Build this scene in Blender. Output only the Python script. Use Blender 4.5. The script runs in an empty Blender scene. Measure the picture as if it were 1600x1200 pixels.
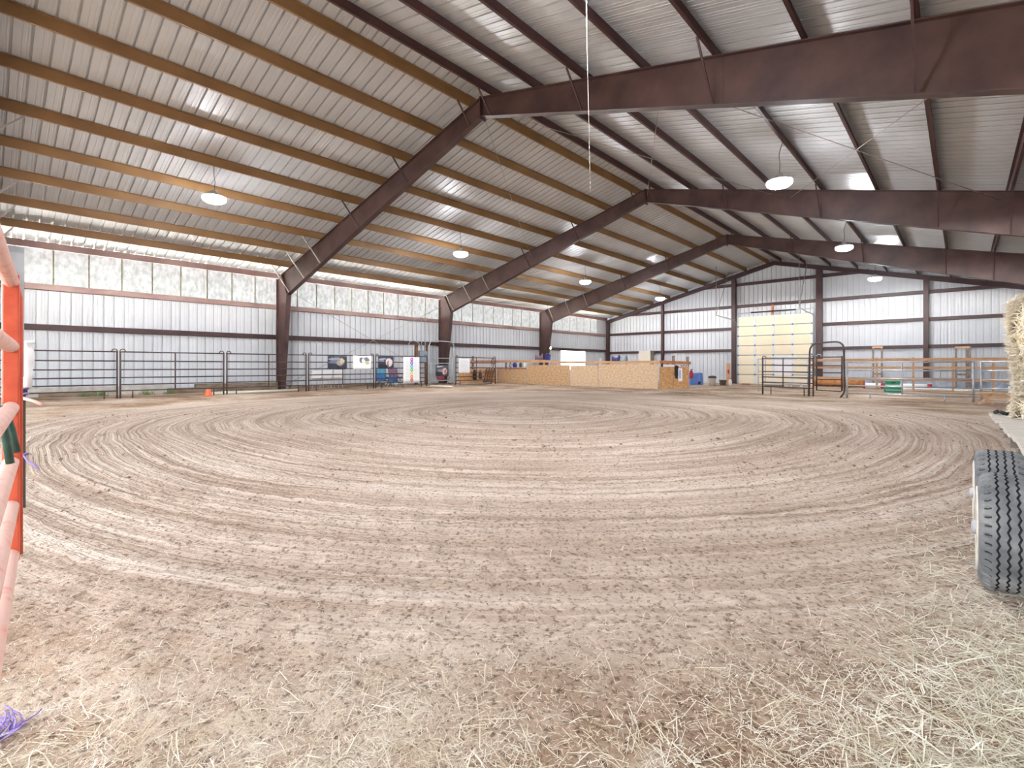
import bpy, math, random
import numpy as np
from mathutils import Vector, Matrix
random.seed(7)
RNG = np.random.default_rng(11)
PI = math.pi
SC = bpy.context.scene
COL = SC.collection

# ------------------------------------------------------------------ survey of the photograph
F = 766.65; TH = 0.7425; YH = 572.26; EYE = 1.05
S_, C_ = math.sin(TH), math.cos(TH)
def ray(px):
    u = (px - 800) / F
    return (-S_ + u * C_, C_ + u * S_)
def onX(px, X):
    a, b = ray(px); return X / a * b
def onYx(px, Y):
    a, b = ray(px); return Y / b * a
def zat(px, py, X, Y):
    d = -X * S_ + Y * C_
    return EYE + (YH - py) / F * d
def at_d(px, py, d):
    a, b = ray(px); return Vector((a * d, b * d, EYE + (YH - py) / F * d))
def sst(a, b, x):
    t = np.clip((x - a) / (b - a), 0, 1); return t * t * (3 - 2 * t)
def ground(x, y):
    g = -0.006 * np.maximum(0, y - 14)
    g = g - 0.1 * sst(-9, -5, x) * sst(15, 20, y)
    g = g - 0.10 * sst(30, 38, y) * (1 - sst(-9, -5, x))
    g = g + 0.05 * sst(-17.5, -19.5, x) * sst(8, 20, y)
    return g
def gz(x, y): return float(ground(np.float64(x), np.float64(y)))
def onG(px, py):
    z = 0.0
    for _ in range(30):
        d = (EYE - z) * F / (py - YH); a, b = ray(px); z = gz(a * d, b * d)
    return Vector((a * d, b * d, z))

XL = -23.58; XR = -9.86; XRW = 3.87; YEND = 38.41
ZE = 5.13; SL = 0.248; ZRT = 8.53
FY = [-0.10, 9.52, 19.14, 28.82]
YBACK = -5.0
def zpur(x): return ZRT - SL * abs(x - XR)

# ------------------------------------------------------------------ materials
def lin(c):
    r = []
    for v in c:
        v = v / 255.0
        r.append(v / 12.92 if v <= 0.04045 else ((v + 0.055) / 1.055) ** 2.4)
    return (r[0], r[1], r[2], 1.0)
class G:
    def __init__(s, name):
        s.m = bpy.data.materials.new(name); s.m.use_nodes = True
        s.t = s.m.node_tree; s.t.nodes.clear()
        s.out = s.t.nodes.new('ShaderNodeOutputMaterial')
        s.p = s.t.nodes.new('ShaderNodeBsdfPrincipled')
        s.t.links.new(s.p.outputs[0], s.out.inputs['Surface'])
    def n(s, typ, **kw):
        nd = s.t.nodes.new(typ)
        for k, v in kw.items():
            if k == 'i':
                for a, b in v.items(): s.set(nd.inputs[a], b)
            else: setattr(nd, k, v)
        return nd
    def set(s, sock, v):
        if isinstance(v, bpy.types.NodeSocket): s.t.links.new(v, sock)
        elif isinstance(v, bpy.types.Node): s.t.links.new(v.outputs[0], sock)
        else: sock.default_value = v
    def math(s, op, a, b=0.0, c=0.0):
        nd = s.n('ShaderNodeMath', operation=op)
        s.set(nd.inputs[0], a); s.set(nd.inputs[1], b); s.set(nd.inputs[2], c)
        return nd.outputs[0]
    def coord(s, which='Object'): return s.n('ShaderNodeTexCoord').outputs[which]
    def mapv(s, v, scale=(1, 1, 1), rot=(0, 0, 0)):
        m = s.n('ShaderNodeMapping'); s.set(m.inputs['Vector'], v)
        m.inputs['Scale'].default_value = scale; m.inputs['Rotation'].default_value = rot
        return m.outputs[0]
    def noise(s, v, scale, detail=3.0, rough=0.55, dist=0.0):
        nd = s.n('ShaderNodeTexNoise'); s.set(nd.inputs['Vector'], v)
        nd.inputs['Scale'].default_value = scale; nd.inputs['Detail'].default_value = detail
        nd.inputs['Roughness'].default_value = rough; nd.inputs['Distortion'].default_value = dist
        return nd.outputs[0]
    def ramp(s, v, stops):
        nd = s.n('ShaderNodeValToRGB'); s.set(nd.inputs[0], v)
        e = nd.color_ramp.elements
        while len(e) < len(stops): e.new(0.5)
        for q, (p, c) in zip(e, stops): q.position = p; q.color = c
        return nd.outputs[0]
    def mr(s, v, a, b, c=0.0, d=1.0):
        nd = s.n('ShaderNodeMapRange'); s.set(nd.inputs[0], v)
        for k, x in zip((1, 2, 3, 4), (a, b, c, d)): nd.inputs[k].default_value = x
        return nd.outputs[0]
    def mix(s, f, a, b, mode='MIX'):
        nd = s.n('ShaderNodeMix', data_type='RGBA', blend_type=mode)
        s.set(nd.inputs[0], f); s.set(nd.inputs[6], a); s.set(nd.inputs[7], b)
        return nd.outputs[2]
    def bump(s, h, st=0.3, dist=0.01):
        nd = s.n('ShaderNodeBump'); s.set(nd.inputs['Height'], h)
        nd.inputs['Strength'].default_value = st; nd.inputs['Distance'].default_value = dist
        s.t.links.new(nd.outputs[0], s.p.inputs['Normal'])
    def base(s, c): s.set(s.p.inputs['Base Color'], c)
    def pr(s, **kw):
        for k, v in kw.items(): s.set(s.p.inputs[k.replace('_', ' ')], v)

MATS = {}
def mat(name, c, rough=0.6, metal=0.0, var=0.12, scale=6.0, c2=None, stretch=(1, 1, 1), bump=0.0, detail=4.0, lo=0.35, hi=0.68, spec=None):
    """plain procedural paint / wood / plastic: two colours mixed by noise"""
    g = G(name)
    a = lin(c)
    b = lin(c2) if c2 else tuple(x * (1 - var) for x in a[:3]) + (1,)
    v = g.mapv(g.coord(), stretch)
    n = g.noise(v, scale, detail)
    g.base(g.mix(g.mr(n, lo, hi), a, b))
    g.pr(Roughness=rough, Metallic=metal)
    if spec is not None: g.p.inputs['Specular IOR Level'].default_value = spec
    if bump: g.bump(n, bump, 0.01)
    MATS[name] = g.m
    return g.m

mat('maroon', (74, 48, 49), 0.5, 0, c2=(56, 35, 38), scale=1.6, detail=7)
mat('maroon_dusty', (90, 66, 60), 0.5, 0, c2=(54, 35, 37), scale=1.3, detail=9, bump=0.05, lo=0.3, hi=0.72)
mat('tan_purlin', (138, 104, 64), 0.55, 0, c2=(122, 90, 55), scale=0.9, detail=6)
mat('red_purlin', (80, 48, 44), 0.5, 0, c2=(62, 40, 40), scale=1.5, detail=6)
mat('eave_faded_lit', (164, 138, 132), 0.5, 0, c2=(136, 106, 102), scale=0.8)  # faded maroon, with the light it catches put into the colour
mat('galv', (196, 200, 204), 0.38, 0.55, c2=(165, 170, 175), scale=9)
mat('rod', (176, 168, 160), 0.45, 0.5, var=0.2)
mat('dark_pipe', (84, 68, 66), 0.5, 0.2, c2=(62, 47, 46), scale=5)
mat('osb', (216, 182, 142), 0.8, 0, c2=(186, 146, 104), scale=9, stretch=(1, 1, 1.6), detail=6, lo=0.4, hi=0.6, bump=0.1)
mat('osb_pale', (226, 200, 168), 0.8, 0, c2=(204, 172, 136), scale=9, stretch=(1, 1, 1.6), detail=6, lo=0.4, hi=0.6, bump=0.1)
mat('osb_warm', (212, 166, 116), 0.8, 0, c2=(182, 132, 86), scale=9, stretch=(1, 1, 1.6), detail=6, lo=0.4, hi=0.6, bump=0.1)
mat('lumber', (214, 172, 132), 0.7, 0, c2=(190, 144, 104), scale=3, stretch=(1, 6, 6))
mat('lumber_red', (188, 124, 84), 0.7, 0, c2=(156, 96, 64), scale=3)
mat('lumber_grey', (150, 140, 128), 0.8, 0, c2=(110, 100, 90), scale=5, stretch=(3, 3, 1))
mat('brown_wood', (120, 84, 56), 0.75, 0, c2=(86, 58, 38), scale=4)
mat('old_timber', (138, 122, 104), 0.85, 0, c2=(94, 80, 66), scale=3, bump=0.2, stretch=(4, 1, 4))
mat('white_paint', (238, 238, 238), 0.5, 0, var=0.06)
mat('white_plastic', (240, 240, 242), 0.35, 0, var=0.04)
mat('cream', (214, 206, 190), 0.6, 0, var=0.06)
mat('black', (24, 24, 27), 0.6, 0, var=0.2)
mat('charcoal', (58, 60, 66), 0.6, 0, var=0.25, scale=14)
mat('navy', (40, 46, 96), 0.7, 0, var=0.3, scale=12)
mat('blue', (62, 84, 190), 0.5, 0, var=0.15)
mat('bin_blue', (112, 146, 216), 0.45, 0, var=0.12)
mat('bin_blue_dark', (48, 76, 146), 0.5, 0, var=0.12)
mat('teal', (92, 160, 190), 0.7, 0, var=0.3, scale=10)
mat('camp_blue', (44, 110, 168), 0.7, 0, var=0.35, scale=10)
mat('mauve', (138, 106, 130), 0.7, 0, var=0.25, scale=10)
mat('burgundy', (104, 40, 58), 0.7, 0, var=0.25)
mat('red', (176, 34, 52), 0.5, 0, var=0.15)
mat('green', (36, 140, 108), 0.5, 0, var=0.12)
mat('dark_green', (66, 98, 86), 0.4, 0.1, c2=(44, 68, 60), scale=20)
mat('tpost', (52, 54, 46), 0.6, 0.2, c2=(70, 58, 44), scale=20)
mat('orange', (218, 100, 70), 0.38, 0, c2=(200, 82, 54), scale=14, detail=6)
mat('orange_worn_sheen', (224, 182, 168), 0.5, 0, c2=(216, 130, 108), scale=16, detail=8, lo=0.52, hi=0.75)  # dusty wear plus a top-lit sheen put into the rail colour
mat('cone', (240, 104, 64), 0.5, 0, var=0.1)
mat('grey_box', (142, 158, 170), 0.5, 0.1, var=0.1)
mat('twine', (150, 128, 200), 0.7, 0, var=0.2)
mat('rust', (150, 74, 46), 0.7, 0.1, c2=(110, 52, 36), scale=20)
mat('rim', (206, 200, 190), 0.6, 0.1, c2=(176, 166, 152), scale=14)
mat('deck', (200, 194, 184), 0.85, 0, c2=(158, 150, 138), scale=7, stretch=(1, 9, 1), bump=0.25, detail=7)
mat('deck_side', (120, 112, 102), 0.85, 0, c2=(84, 78, 72), scale=7)
mat('beam_pale', (206, 198, 186), 0.7, 0, c2=(160, 150, 138), scale=5)
mat('concrete', (188, 184, 176), 0.9, 0, c2=(160, 154, 144), scale=4)
mat('bank', (134, 146, 164), 0.9, 0, c2=(176, 182, 190), scale=3)
mat('weed', (96, 122, 62), 0.7, 0, var=0.3, scale=30)
mat('hay_core', (196, 178, 132), 0.9, 0, c2=(150, 130, 88), scale=24, detail=6, bump=0.6)
mat('hay', (234, 228, 214), 0.8, 0, c2=(212, 197, 168), scale=8)
mat('hay_green', (226, 222, 206), 0.8, 0, c2=(196, 190, 164), scale=8)
mat('clod', (164, 140, 120), 0.95, 0, c2=(126, 102, 84), scale=30)
mat('lamp_body', (200, 202, 206), 0.45, 0.5, var=0.1)
mat('tank', (140, 132, 122), 0.6, 0.1, var=0.15)
mat('log', (206, 146, 90), 0.75, 0, c2=(164, 104, 60), scale=4)

def emis(name, c, st):
    g = G(name); g.base(lin(c))
    g.p.inputs['Emission Color'].default_value = lin(c); g.p.inputs['Emission Strength'].default_value = st
    MATS[name] = g.m
LAMP_E = 88.0
emis('lens', (246, 249, 255), LAMP_E)
emis('star_glow', (255, 214, 160), 60.0)  # emitter of the glow added for the sun star

def m_sheet(name, c, c2, rough, metal, dirt_axis=None):
    g = G(name); co = g.coord()
    n = g.noise(g.mapv(co, (1, 1, 1)), 0.9, 5)
    col = g.mix(g.mr(n, 0.3, 0.7), lin(c), lin(c2))
    g.base(col); g.pr(Roughness=rough, Metallic=metal)
    n2 = g.noise(co, 14.0, 2)
    g.bump(n2, 0.04, 0.01)
    MATS[name] = g.m
m_sheet('wall_sheet', (206, 209, 213), (196, 200, 205), 0.45, 0.0)
m_sheet('roof_sheet', (192, 194, 195), (182, 184, 186), 0.38, 0.15)

def m_skylight():
    """cloudy fibreglass: part lets the daylight through in a blurred way, part glows evenly"""
    g = G('skylight'); co = g.coord()
    n = g.noise(g.mapv(co, (1, 1, 0.6)), 7.0, 7, 0.65)
    n2 = g.noise(g.mapv(co, (1, 2.5, 0.25)), 3.0, 4)
    f = g.math('MULTIPLY', g.mr(n, 0.36, 0.62), g.mr(n2, 0.2, 0.6, 0.55, 1.0))
    col = g.mix(f, lin((196, 196, 190)), lin((252, 252, 250)))
    g.base(g.mix(0.75, col, (0, 0, 0, 1))); g.pr(Roughness=0.5)
    g.set(g.p.inputs['Emission Color'], col); g.p.inputs['Emission Strength'].default_value = 0.06
    rf = g.n('ShaderNodeBsdfRefraction'); g.set(rf.inputs['Color'], col); rf.inputs['Roughness'].default_value = 0.22; rf.inputs['IOR'].default_value = 1.2
    mx = g.n('ShaderNodeMixShader'); mx.inputs[0].default_value = 0.05
    g.t.links.new(g.p.outputs[0], mx.inputs[1]); g.t.links.new(rf.outputs[0], mx.inputs[2]); g.t.links.new(mx.outputs[0], g.out.inputs['Surface'])
    MATS['skylight'] = g.m
m_skylight()
emis('daylight_pane', (255, 255, 255), 1.5)

# track family: rounded loops about the ring's middle
TCX, TCY, TPW = -7.5, 8.6, 2.4
def m_dirt():
    g = G('arena_dirt')
    pos = g.n('ShaderNodeNewGeometry').outputs['Position']
    sep = g.n('ShaderNodeSeparateXYZ'); g.set(sep.inputs[0], pos)
    warp = g.noise(pos, 0.35, 2)
    w = g.mr(warp, 0.2, 0.8, -0.1, 0.1)
    dx = g.math('ADD', g.math('SUBTRACT', sep.outputs[0], TCX), w)
    dy = g.math('ADD', g.math('SUBTRACT', sep.outputs[1], TCY), w)
    ax = g.math('POWER', g.math('ABSOLUTE', dx), TPW); ay = g.math('POWER', g.math('ABSOLUTE', dy), TPW)
    r = g.math('POWER', g.math('ADD', ax, ay), 1 / TPW)
    re = g.math('MAXIMUM', r, 0.3)
    cv = g.n('ShaderNodeCombineXYZ')
    g.set(cv.inputs[0], g.math('MULTIPLY', r, 1.0))
    g.set(cv.inputs[1], g.math('DIVIDE', dx, re)); g.set(cv.inputs[2], g.math('DIVIDE', dy, re))
    pv = cv.outputs[0]
    s1 = g.noise(g.mapv(pv, (3.6, 0.5, 0.5)), 1.0, 3, 0.6)
    s2 = g.noise(g.mapv(pv, (11.0, 1.0, 1.0)), 1.0, 4, 0.65)
    s3 = g.noise(g.mapv(pv, (24.0, 1.8, 1.8)), 1.0, 2, 0.6)
    streak = g.math('ADD', g.math('ADD', g.math('MULTIPLY', s1, 0.3), g.math('MULTIPLY', s2, 0.4)), g.math('MULTIPLY', s3, 0.3))
    patch = g.noise(pos, 0.55, 4, 0.6)
    fine = g.noise(pos, 38.0, 5, 0.7)
    mid = g.noise(pos, 7.0, 5, 0.65)
    zone = g.mr(r, 8.7, 9.5, 1.0, 0.0)
    zone = g.math('MULTIPLY', zone, g.mr(sep.outputs[1], 21.0, 24.0, 1.0, 0.0))
    tr = g.ramp(streak, [(0.40, lin((166, 146, 130))), (0.49, lin((192, 174, 159))), (0.58, lin((212, 198, 186)))])
    pf = g.math('ADD', g.math('MULTIPLY', patch, 0.6), g.math('MULTIPLY', mid, 0.4))
    fg = g.ramp(pf, [(0.36, lin((132, 104, 82))), (0.48, lin((180, 157, 136))), (0.63, lin((212, 198, 182)))])
    col = g.mix(zone, fg, tr)
    pc = g.ramp(patch, [(0.38, lin((186, 168, 154))), (0.6, lin((255, 255, 255)))])
    col = g.mix(0.3, col, pc, 'MULTIPLY')
    fc = g.ramp(fine, [(0.36, lin((112, 90, 74))), (0.48, lin((252, 250, 247)))])
    col = g.mix(0.72, col, fc, 'MULTIPLY')
    g.base(col); g.pr(Roughness=0.95)
    g.p.inputs['Specular IOR Level'].default_value = 0.1
    h = g.math('ADD', g.math('MULTIPLY', g.math('MULTIPLY', streak, zone), 3.4), g.math('ADD', g.math('MULTIPLY', fine, 0.5), g.math('MULTIPLY', mid, 0.7)))
    g.bump(h, 0.85, 0.035)
    MATS['arena_dirt'] = g.m
m_dirt()

def m_tire():
    g = G('tire_rubber'); co = g.coord()
    n = g.noise(co, 9.0, 6)
    g.base(g.ramp(n, [(0.3, lin((78, 80, 82))), (0.55, lin((108, 109, 110))), (0.75, lin((140, 139, 135)))]))
    g.pr(Roughness=0.85); g.bump(g.noise(co, 60, 3), 0.2, 0.004)
    MATS['tire_rubber'] = g.m
m_tire()
mat('tire_groove', (38, 38, 40), 0.9, 0, var=0.2)

def m_print(name, bg, blobs, warp=0.25, scale=3.0):
    """a printed banner: soft coloured shapes in object UV-like coordinates (x across 0..1, z up 0..1)"""
    g = G(name); co = g.coord('Generated')
    nz = g.n('ShaderNodeTexNoise'); g.set(nz.inputs['Vector'], co); nz.inputs['Scale'].default_value = scale
    sub = g.n('ShaderNodeVectorMath', operation='SUBTRACT'); g.set(sub.inputs[0], nz.outputs['Color']); sub.inputs[1].default_value = (0.5, 0.5, 0.5)
    mul = g.n('ShaderNodeVectorMath', operation='SCALE'); g.set(mul.inputs[0], sub.outputs[0]); mul.inputs['Scale'].default_value = warp
    add = g.n('ShaderNodeVectorMath', operation='ADD'); g.set(add.inputs[0], co); g.set(add.inputs[1], mul.outputs[0])
    sp = g.n('ShaderNodeSeparateXYZ'); g.set(sp.inputs[0], add.outputs[0])
    col = lin(bg)
    for (cx, cz, rx, rz, c) in blobs:
        a = g.math('POWER', g.math('DIVIDE', g.math('SUBTRACT', sp.outputs[0], cx), rx), 2.0)
        b = g.math('POWER', g.math('DIVIDE', g.math('SUBTRACT', sp.outputs[2], cz), rz), 2.0)
        q = g.math('ADD', a, b)
        col = g.mix(g.mr(q, 0.75, 1.2, 1.0, 0.0), col, lin(c))
    g.base(col); g.pr(Roughness=0.45)
    MATS[name] = g.m
m_print('print_horse_a', (52, 54, 68), [(0.35, 0.75, 0.36, 0.1, (150, 155, 170)), (0.45, 0.5, 0.4, 0.16, (104, 110, 132)), (0.62, 0.45, 0.2, 0.2, (168, 158, 146)), (0.72, 0.62, 0.12, 0.2, (206, 190, 160)), (0.55, 0.2, 0.1, 0.12, (24, 24, 32)), (0.25, 0.3, 0.2, 0.12, (40, 42, 54))])
m_print('print_horse_b', (50, 52, 66), [(0.25, 0.75, 0.25, 0.07, (170, 174, 186)), (0.2, 0.6, 0.2, 0.05, (140, 146, 160)), (0.68, 0.48, 0.22, 0.34, (214, 202, 200)), (0.62, 0.42, 0.06, 0.2, (150, 110, 100)), (0.4, 0.2, 0.3, 0.12, (34, 34, 46))])
m_print('print_horse_c', (66, 68, 78), [(0.3, 0.85, 0.26, 0.05, (190, 192, 200)), (0.45, 0.5, 0.34, 0.12, (130, 132, 140)), (0.68, 0.45, 0.18, 0.28, (206, 170, 168)), (0.72, 0.4, 0.07, 0.16, (176, 84, 88)), (0.25, 0.2, 0.26, 0.16, (28, 28, 36))])
m_print('print_white', (240, 240, 238), [(0.58, 0.68, 0.24, 0.2, (196, 200, 204)), (0.42, 0.66, 0.1, 0.2, (110, 108, 112)), (0.72, 0.72, 0.16, 0.16, (120, 124, 132)), (0.78, 0.46, 0.10, 0.12, (176, 192, 128)), (0.52, 0.62, 0.08, 0.14, (238, 238, 238))])

# ------------------------------------------------------------------ mesh builder
class MB:
    def __init__(s): s.v = []; s.f = []; s.sm = []
    def add(s, vs, fs, smooth=False):
        o = len(s.v); s.v += [tuple(v) for v in vs]
        s.f += [tuple(i + o for i in f) for f in fs]; s.sm += [smooth] * len(fs)
        return s
    def box(s, x0, x1, y0, y1, z0, z1):
        vs = [(x, y, z) for z in (z0, z1) for y in (y0, y1) for x in (x0, x1)]
        return s.add(vs, [(0, 2, 3, 1), (4, 5, 7, 6), (0, 1, 5, 4), (2, 6, 7, 3), (0, 4, 6, 2), (1, 3, 7, 5)])
    def bar(s, a, b, w, h, up=(0, 0, 1)):
        """rectangular bar from a to b, w wide sideways, h along 'up'"""
        a = Vector(a); b = Vector(b); d = (b - a).normalized(); u = Vector(up)
        sd = d.cross(u)
        if sd.length < 1e-5: sd = d.cross(Vector((1, 0, 0)))
        sd.normalize(); u = sd.cross(d).normalized()
        vs = []
        for p in (a, b):
            for i, j in ((-1, -1), (1, -1), (1, 1), (-1, 1)): vs.append(p + sd * (w / 2 * i) + u * (h / 2 * j))
        return s.add(vs, [(0, 3, 2, 1), (4, 5, 6, 7), (0, 1, 5, 4), (1, 2, 6, 5), (2, 3, 7, 6), (3, 0, 4, 7)])
    def tube(s, pts, r, n=8, cap=True):
        pts = [Vector(p) for p in pts]; m = len(pts)
        rs = r if isinstance(r, (list, tuple)) else [r] * m
        vs = []; fs = []; prev = None
        for i, p in enumerate(pts):
            d = (pts[min(i + 1, m - 1)] - pts[max(i - 1, 0)]).normalized()
            if prev is None:
                e = d.cross(Vector((0, 0, 1)))
                if e.length < 1e-3: e = d.cross(Vector((1, 0, 0)))
            else: e = prev - d * prev.dot(d)
            e.normalize(); prev = e; q = d.cross(e)
            for k in range(n):
                t = 2 * PI * k / n; vs.append(p + (e * math.cos(t) + q * math.sin(t)) * rs[i])
        for i in range(m - 1):
            for k in range(n):
                k2 = (k + 1) % n
                fs.append((i * n + k, i * n + k2, (i + 1) * n + k2, (i + 1) * n + k))
        s.add(vs, fs, True)
        if cap:
            o = len(s.v) - len(vs)
            s.f += [tuple(o + k for k in reversed(range(n))), tuple(o + (m - 1) * n + k for k in range(n))]; s.sm += [False, False]
        return s
    def lathe(s, prof, c=(0, 0, 0), n=24, axis='z', smooth=True, caps=True):
        vs = []; fs = []; m = len(prof)
        for (r, h) in prof:
            for k in range(n):
                t = 2 * PI * k / n; a, b = r * math.cos(t), r * math.sin(t)
                p = (a, b, h) if axis == 'z' else ((h, a, b) if axis == 'x' else (b, h, a))
                vs.append((c[0] + p[0], c[1] + p[1], c[2] + p[2]))
        for i in range(m - 1):
            for k in range(n):
                k2 = (k + 1) % n; fs.append((i * n + k, i * n + k2, (i + 1) * n + k2, (i + 1) * n + k))
        s.add(vs, fs, smooth)
        if caps:
            o = len(s.v) - len(vs)
            s.f += [tuple(o + k for k in reversed(range(n))), tuple(o + (m - 1) * n + k for k in range(n))]; s.sm += [False, False]
        return s
    def prism(s, poly, y0, y1, plane='xz'):
        """extrude a polygon (list of 2-D points) between two values of the third axis"""
        n = len(poly)
        def P(p, y):
            return (p[0], y, p[1]) if plane == 'xz' else ((y, p[0], p[1]) if plane == 'yz' else (p[0], p[1], y))
        vs = [P(p, y0) for p in poly] + [P(p, y1) for p in poly]
        fs = [tuple(range(n)), tuple(reversed(range(n, 2 * n)))]
        fs += [(i, i + n, (i + 1) % n + n, (i + 1) % n) for i in range(n)]
        return s.add(vs, fs)
    def ring(s, c, r0, r1, y, n=20):
        vs = []; fs = []
        for k in range(n):
            t = 2 * PI * k / n
            vs += [(c[0] + r0 * math.cos(t), y, c[1] + r0 * math.sin(t)), (c[0] + r1 * math.cos(t), y, c[1] + r1 * math.sin(t))]
        for k in range(n):
            k2 = (k + 1) % n; fs.append((2 * k, 2 * k + 1, 2 * k2 + 1, 2 * k2))
        return s.add(vs, fs)
    def xf(s, M):
        s.v = [tuple(M @ Vector(v)) for v in s.v]; return s

def offset_of(o):
    v = Vector((0, 0, 0))
    while o is not None: v += o.location; o = o.parent
    return v
def build(mb, name, m, parent=None, base=None, local=False, bevel=0.0):
    """ONE mesh object; vertices are given in world metres (or in the parent's frame if local)"""
    me = bpy.data.meshes.new(name)
    off = Vector((0, 0, 0))
    if not local:
        if parent is not None: off = offset_of(parent)
        elif base is not None: off = Vector(base)
    vs = [(v[0] - off.x, v[1] - off.y, v[2] - off.z) for v in mb.v]
    me.from_pydata(vs, [], mb.f)
    me.polygons.foreach_set('use_smooth', mb.sm)
    import bmesh
    bm = bmesh.new(); bm.from_mesh(me); bmesh.ops.recalc_face_normals(bm, faces=bm.faces); bm.to_mesh(me); bm.free()
    me.update()
    o = bpy.data.objects.new(name, me); COL.objects.link(o)
    me.materials.append(MATS[m] if isinstance(m, str) else m)
    if parent is not None: o.parent = parent
    elif base is not None: o.location = base
    if bevel:
        md = o.modifiers.new('bevel', 'BEVEL'); md.width = bevel; md.segments = 2; md.limit_method = 'ANGLE'
    return o
def tag(o, label, cat, group=None, kind=None):
    o['label'] = label; o['category'] = cat
    if group: o['group'] = group
    if kind: o['kind'] = kind
    return o
def thing(name, label, cat, loc, rz=0.0, group=None):
    o = bpy.data.objects.new(name, None); COL.objects.link(o)
    o.empty_display_size = 0.2
    o.location = loc; o.rotation_euler = (0, 0, rz)
    return tag(o, label, cat, group)
def struct(mb, name, m, label=None, parent=None, base=None):
    o = build(mb, name, m, parent, base)
    if parent is None: o['kind'] = 'structure'
    if label: o['label'] = label
    return o
def copy_tree(o, parent=None):
    c = o.copy(); COL.objects.link(c)
    if parent is not None: c.parent = parent
    for ch in list(o.children): copy_tree(ch, c)
    return c

# ------------------------------------------------------------------ noise for the ground mesh
_T = RNG.random((257, 257))
def vnoise(x, y):
    xi = np.floor(x).astype(int); yi = np.floor(y).astype(int)
    fx = x - xi; fy = y - yi; fx = fx * fx * (3 - 2 * fx); fy = fy * fy * (3 - 2 * fy)
    a = _T[xi % 256, yi % 256]; b = _T[(xi + 1) % 256, yi % 256]; c = _T[xi % 256, (yi + 1) % 256]; d = _T[(xi + 1) % 256, (yi + 1) % 256]
    return (a * (1 - fx) + b * fx) * (1 - fy) + (c * (1 - fx) + d * fx) * fy
def loop_r(x, y):
    return (np.abs(x - TCX) ** TPW + np.abs(y - TCY) ** TPW) ** (1 / TPW)
def terrain(x, y):
    h = ground(x, y)
    w = (vnoise(x * 0.2 + 9, y * 0.2 + 3) - 0.5) * 0.3
    r = loop_r(x, y) + w; th = np.arctan2(y - TCY, x - TCX)
    zone = 1 - sst(8.9, 9.5, r)
    dist = np.sqrt(x * x + y * y)
    fade = 1 - sst(10, 22, dist)
    g1 = np.abs(2 * vnoise(r * 4.4 + 40, th * 0.35 + 50) - 1) - 0.5
    g2 = np.abs(2 * vnoise(r * 9.0 + 80, th * 0.6 + 20) - 1) - 0.5
    h = h + zone * fade * (0.015 * g1 + 0.012 * g2)
    c1 = vnoise(x * 9 + 5, y * 9 + 7) - 0.5; c2 = vnoise(x * 21 + 15, y * 21 + 3) - 0.5
    near = 1 - sst(5, 9, dist)
    h = h + (0.014 * c1 + 0.012 * c2 * near) * (0.4 + 0.6 * fade) * (0.5 + 0.5 * zone)
    h = h + 0.014 * (vnoise(x * 0.7 + 30, y * 0.7 + 60) - 0.5) * fade
    return h
def axis(lo, hi, f0, f1, step, grow, mx):
    a = list(np.arange(f0, f1, step))
    s = step; p = f0
    left = []
    while p > lo:
        s = min(s * grow, mx); p -= s; left.append(max(p, lo))
    s = step; p = a[-1]; right = []
    while p < hi:
        s = min(s * grow, mx); p += s; right.append(min(p, hi))
    return np.array(left[::-1] + a + right)
def make_floor():
    xs = axis(-23.95, 4.1, -5.0, 1.2, 0.024, 1.03, 0.14)
    ys = axis(-1.0, 39.2, 0.2, 6.0, 0.024, 1.03, 0.2)
    ys = np.concatenate([[-5.0, -4, -3, -2.4, -2.0, -1.6, -1.3], ys])
    X, Y = np.meshgrid(xs, ys, indexing='ij'); Z = terrain(X, Y)
    nx, ny = len(xs), len(ys)
    co = np.stack([X, Y, Z], -1).reshape(-1, 3).astype(np.float32)
    idx = np.arange(nx * ny).reshape(nx, ny)
    q = np.stack([idx[:-1, :-1], idx[1:, :-1], idx[1:, 1:], idx[:-1, 1:]], -1).reshape(-1, 4).astype(np.int32)
    fast_mesh('floor', co, q, 'arena_dirt', smooth=True)['kind'] = 'structure'
def fast_mesh(name, co, q, m, smooth=False, k=4):
    me = bpy.data.meshes.new(name)
    me.vertices.add(len(co)); me.vertices.foreach_set('co', np.ascontiguousarray(co, dtype=np.float32).ravel())
    me.loops.add(q.size); me.loops.foreach_set('vertex_index', np.ascontiguousarray(q, dtype=np.int32).ravel())
    me.polygons.add(len(q)); me.polygons.foreach_set('loop_start', np.arange(0, q.size, k, dtype=np.int32))
    me.polygons.foreach_set('loop_total', np.full(len(q), k, dtype=np.int32))
    me.polygons.foreach_set('use_smooth', np.full(len(q), smooth, dtype=bool))
    me.update(calc_edges=True); me.validate()
    o = bpy.data.objects.new(name, me); COL.objects.link(o); me.materials.append(MATS[m])
    return o
make_floor()
def tz(x, y): return float(terrain(np.array([float(x)]), np.array([float(y)]))[0])

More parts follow.
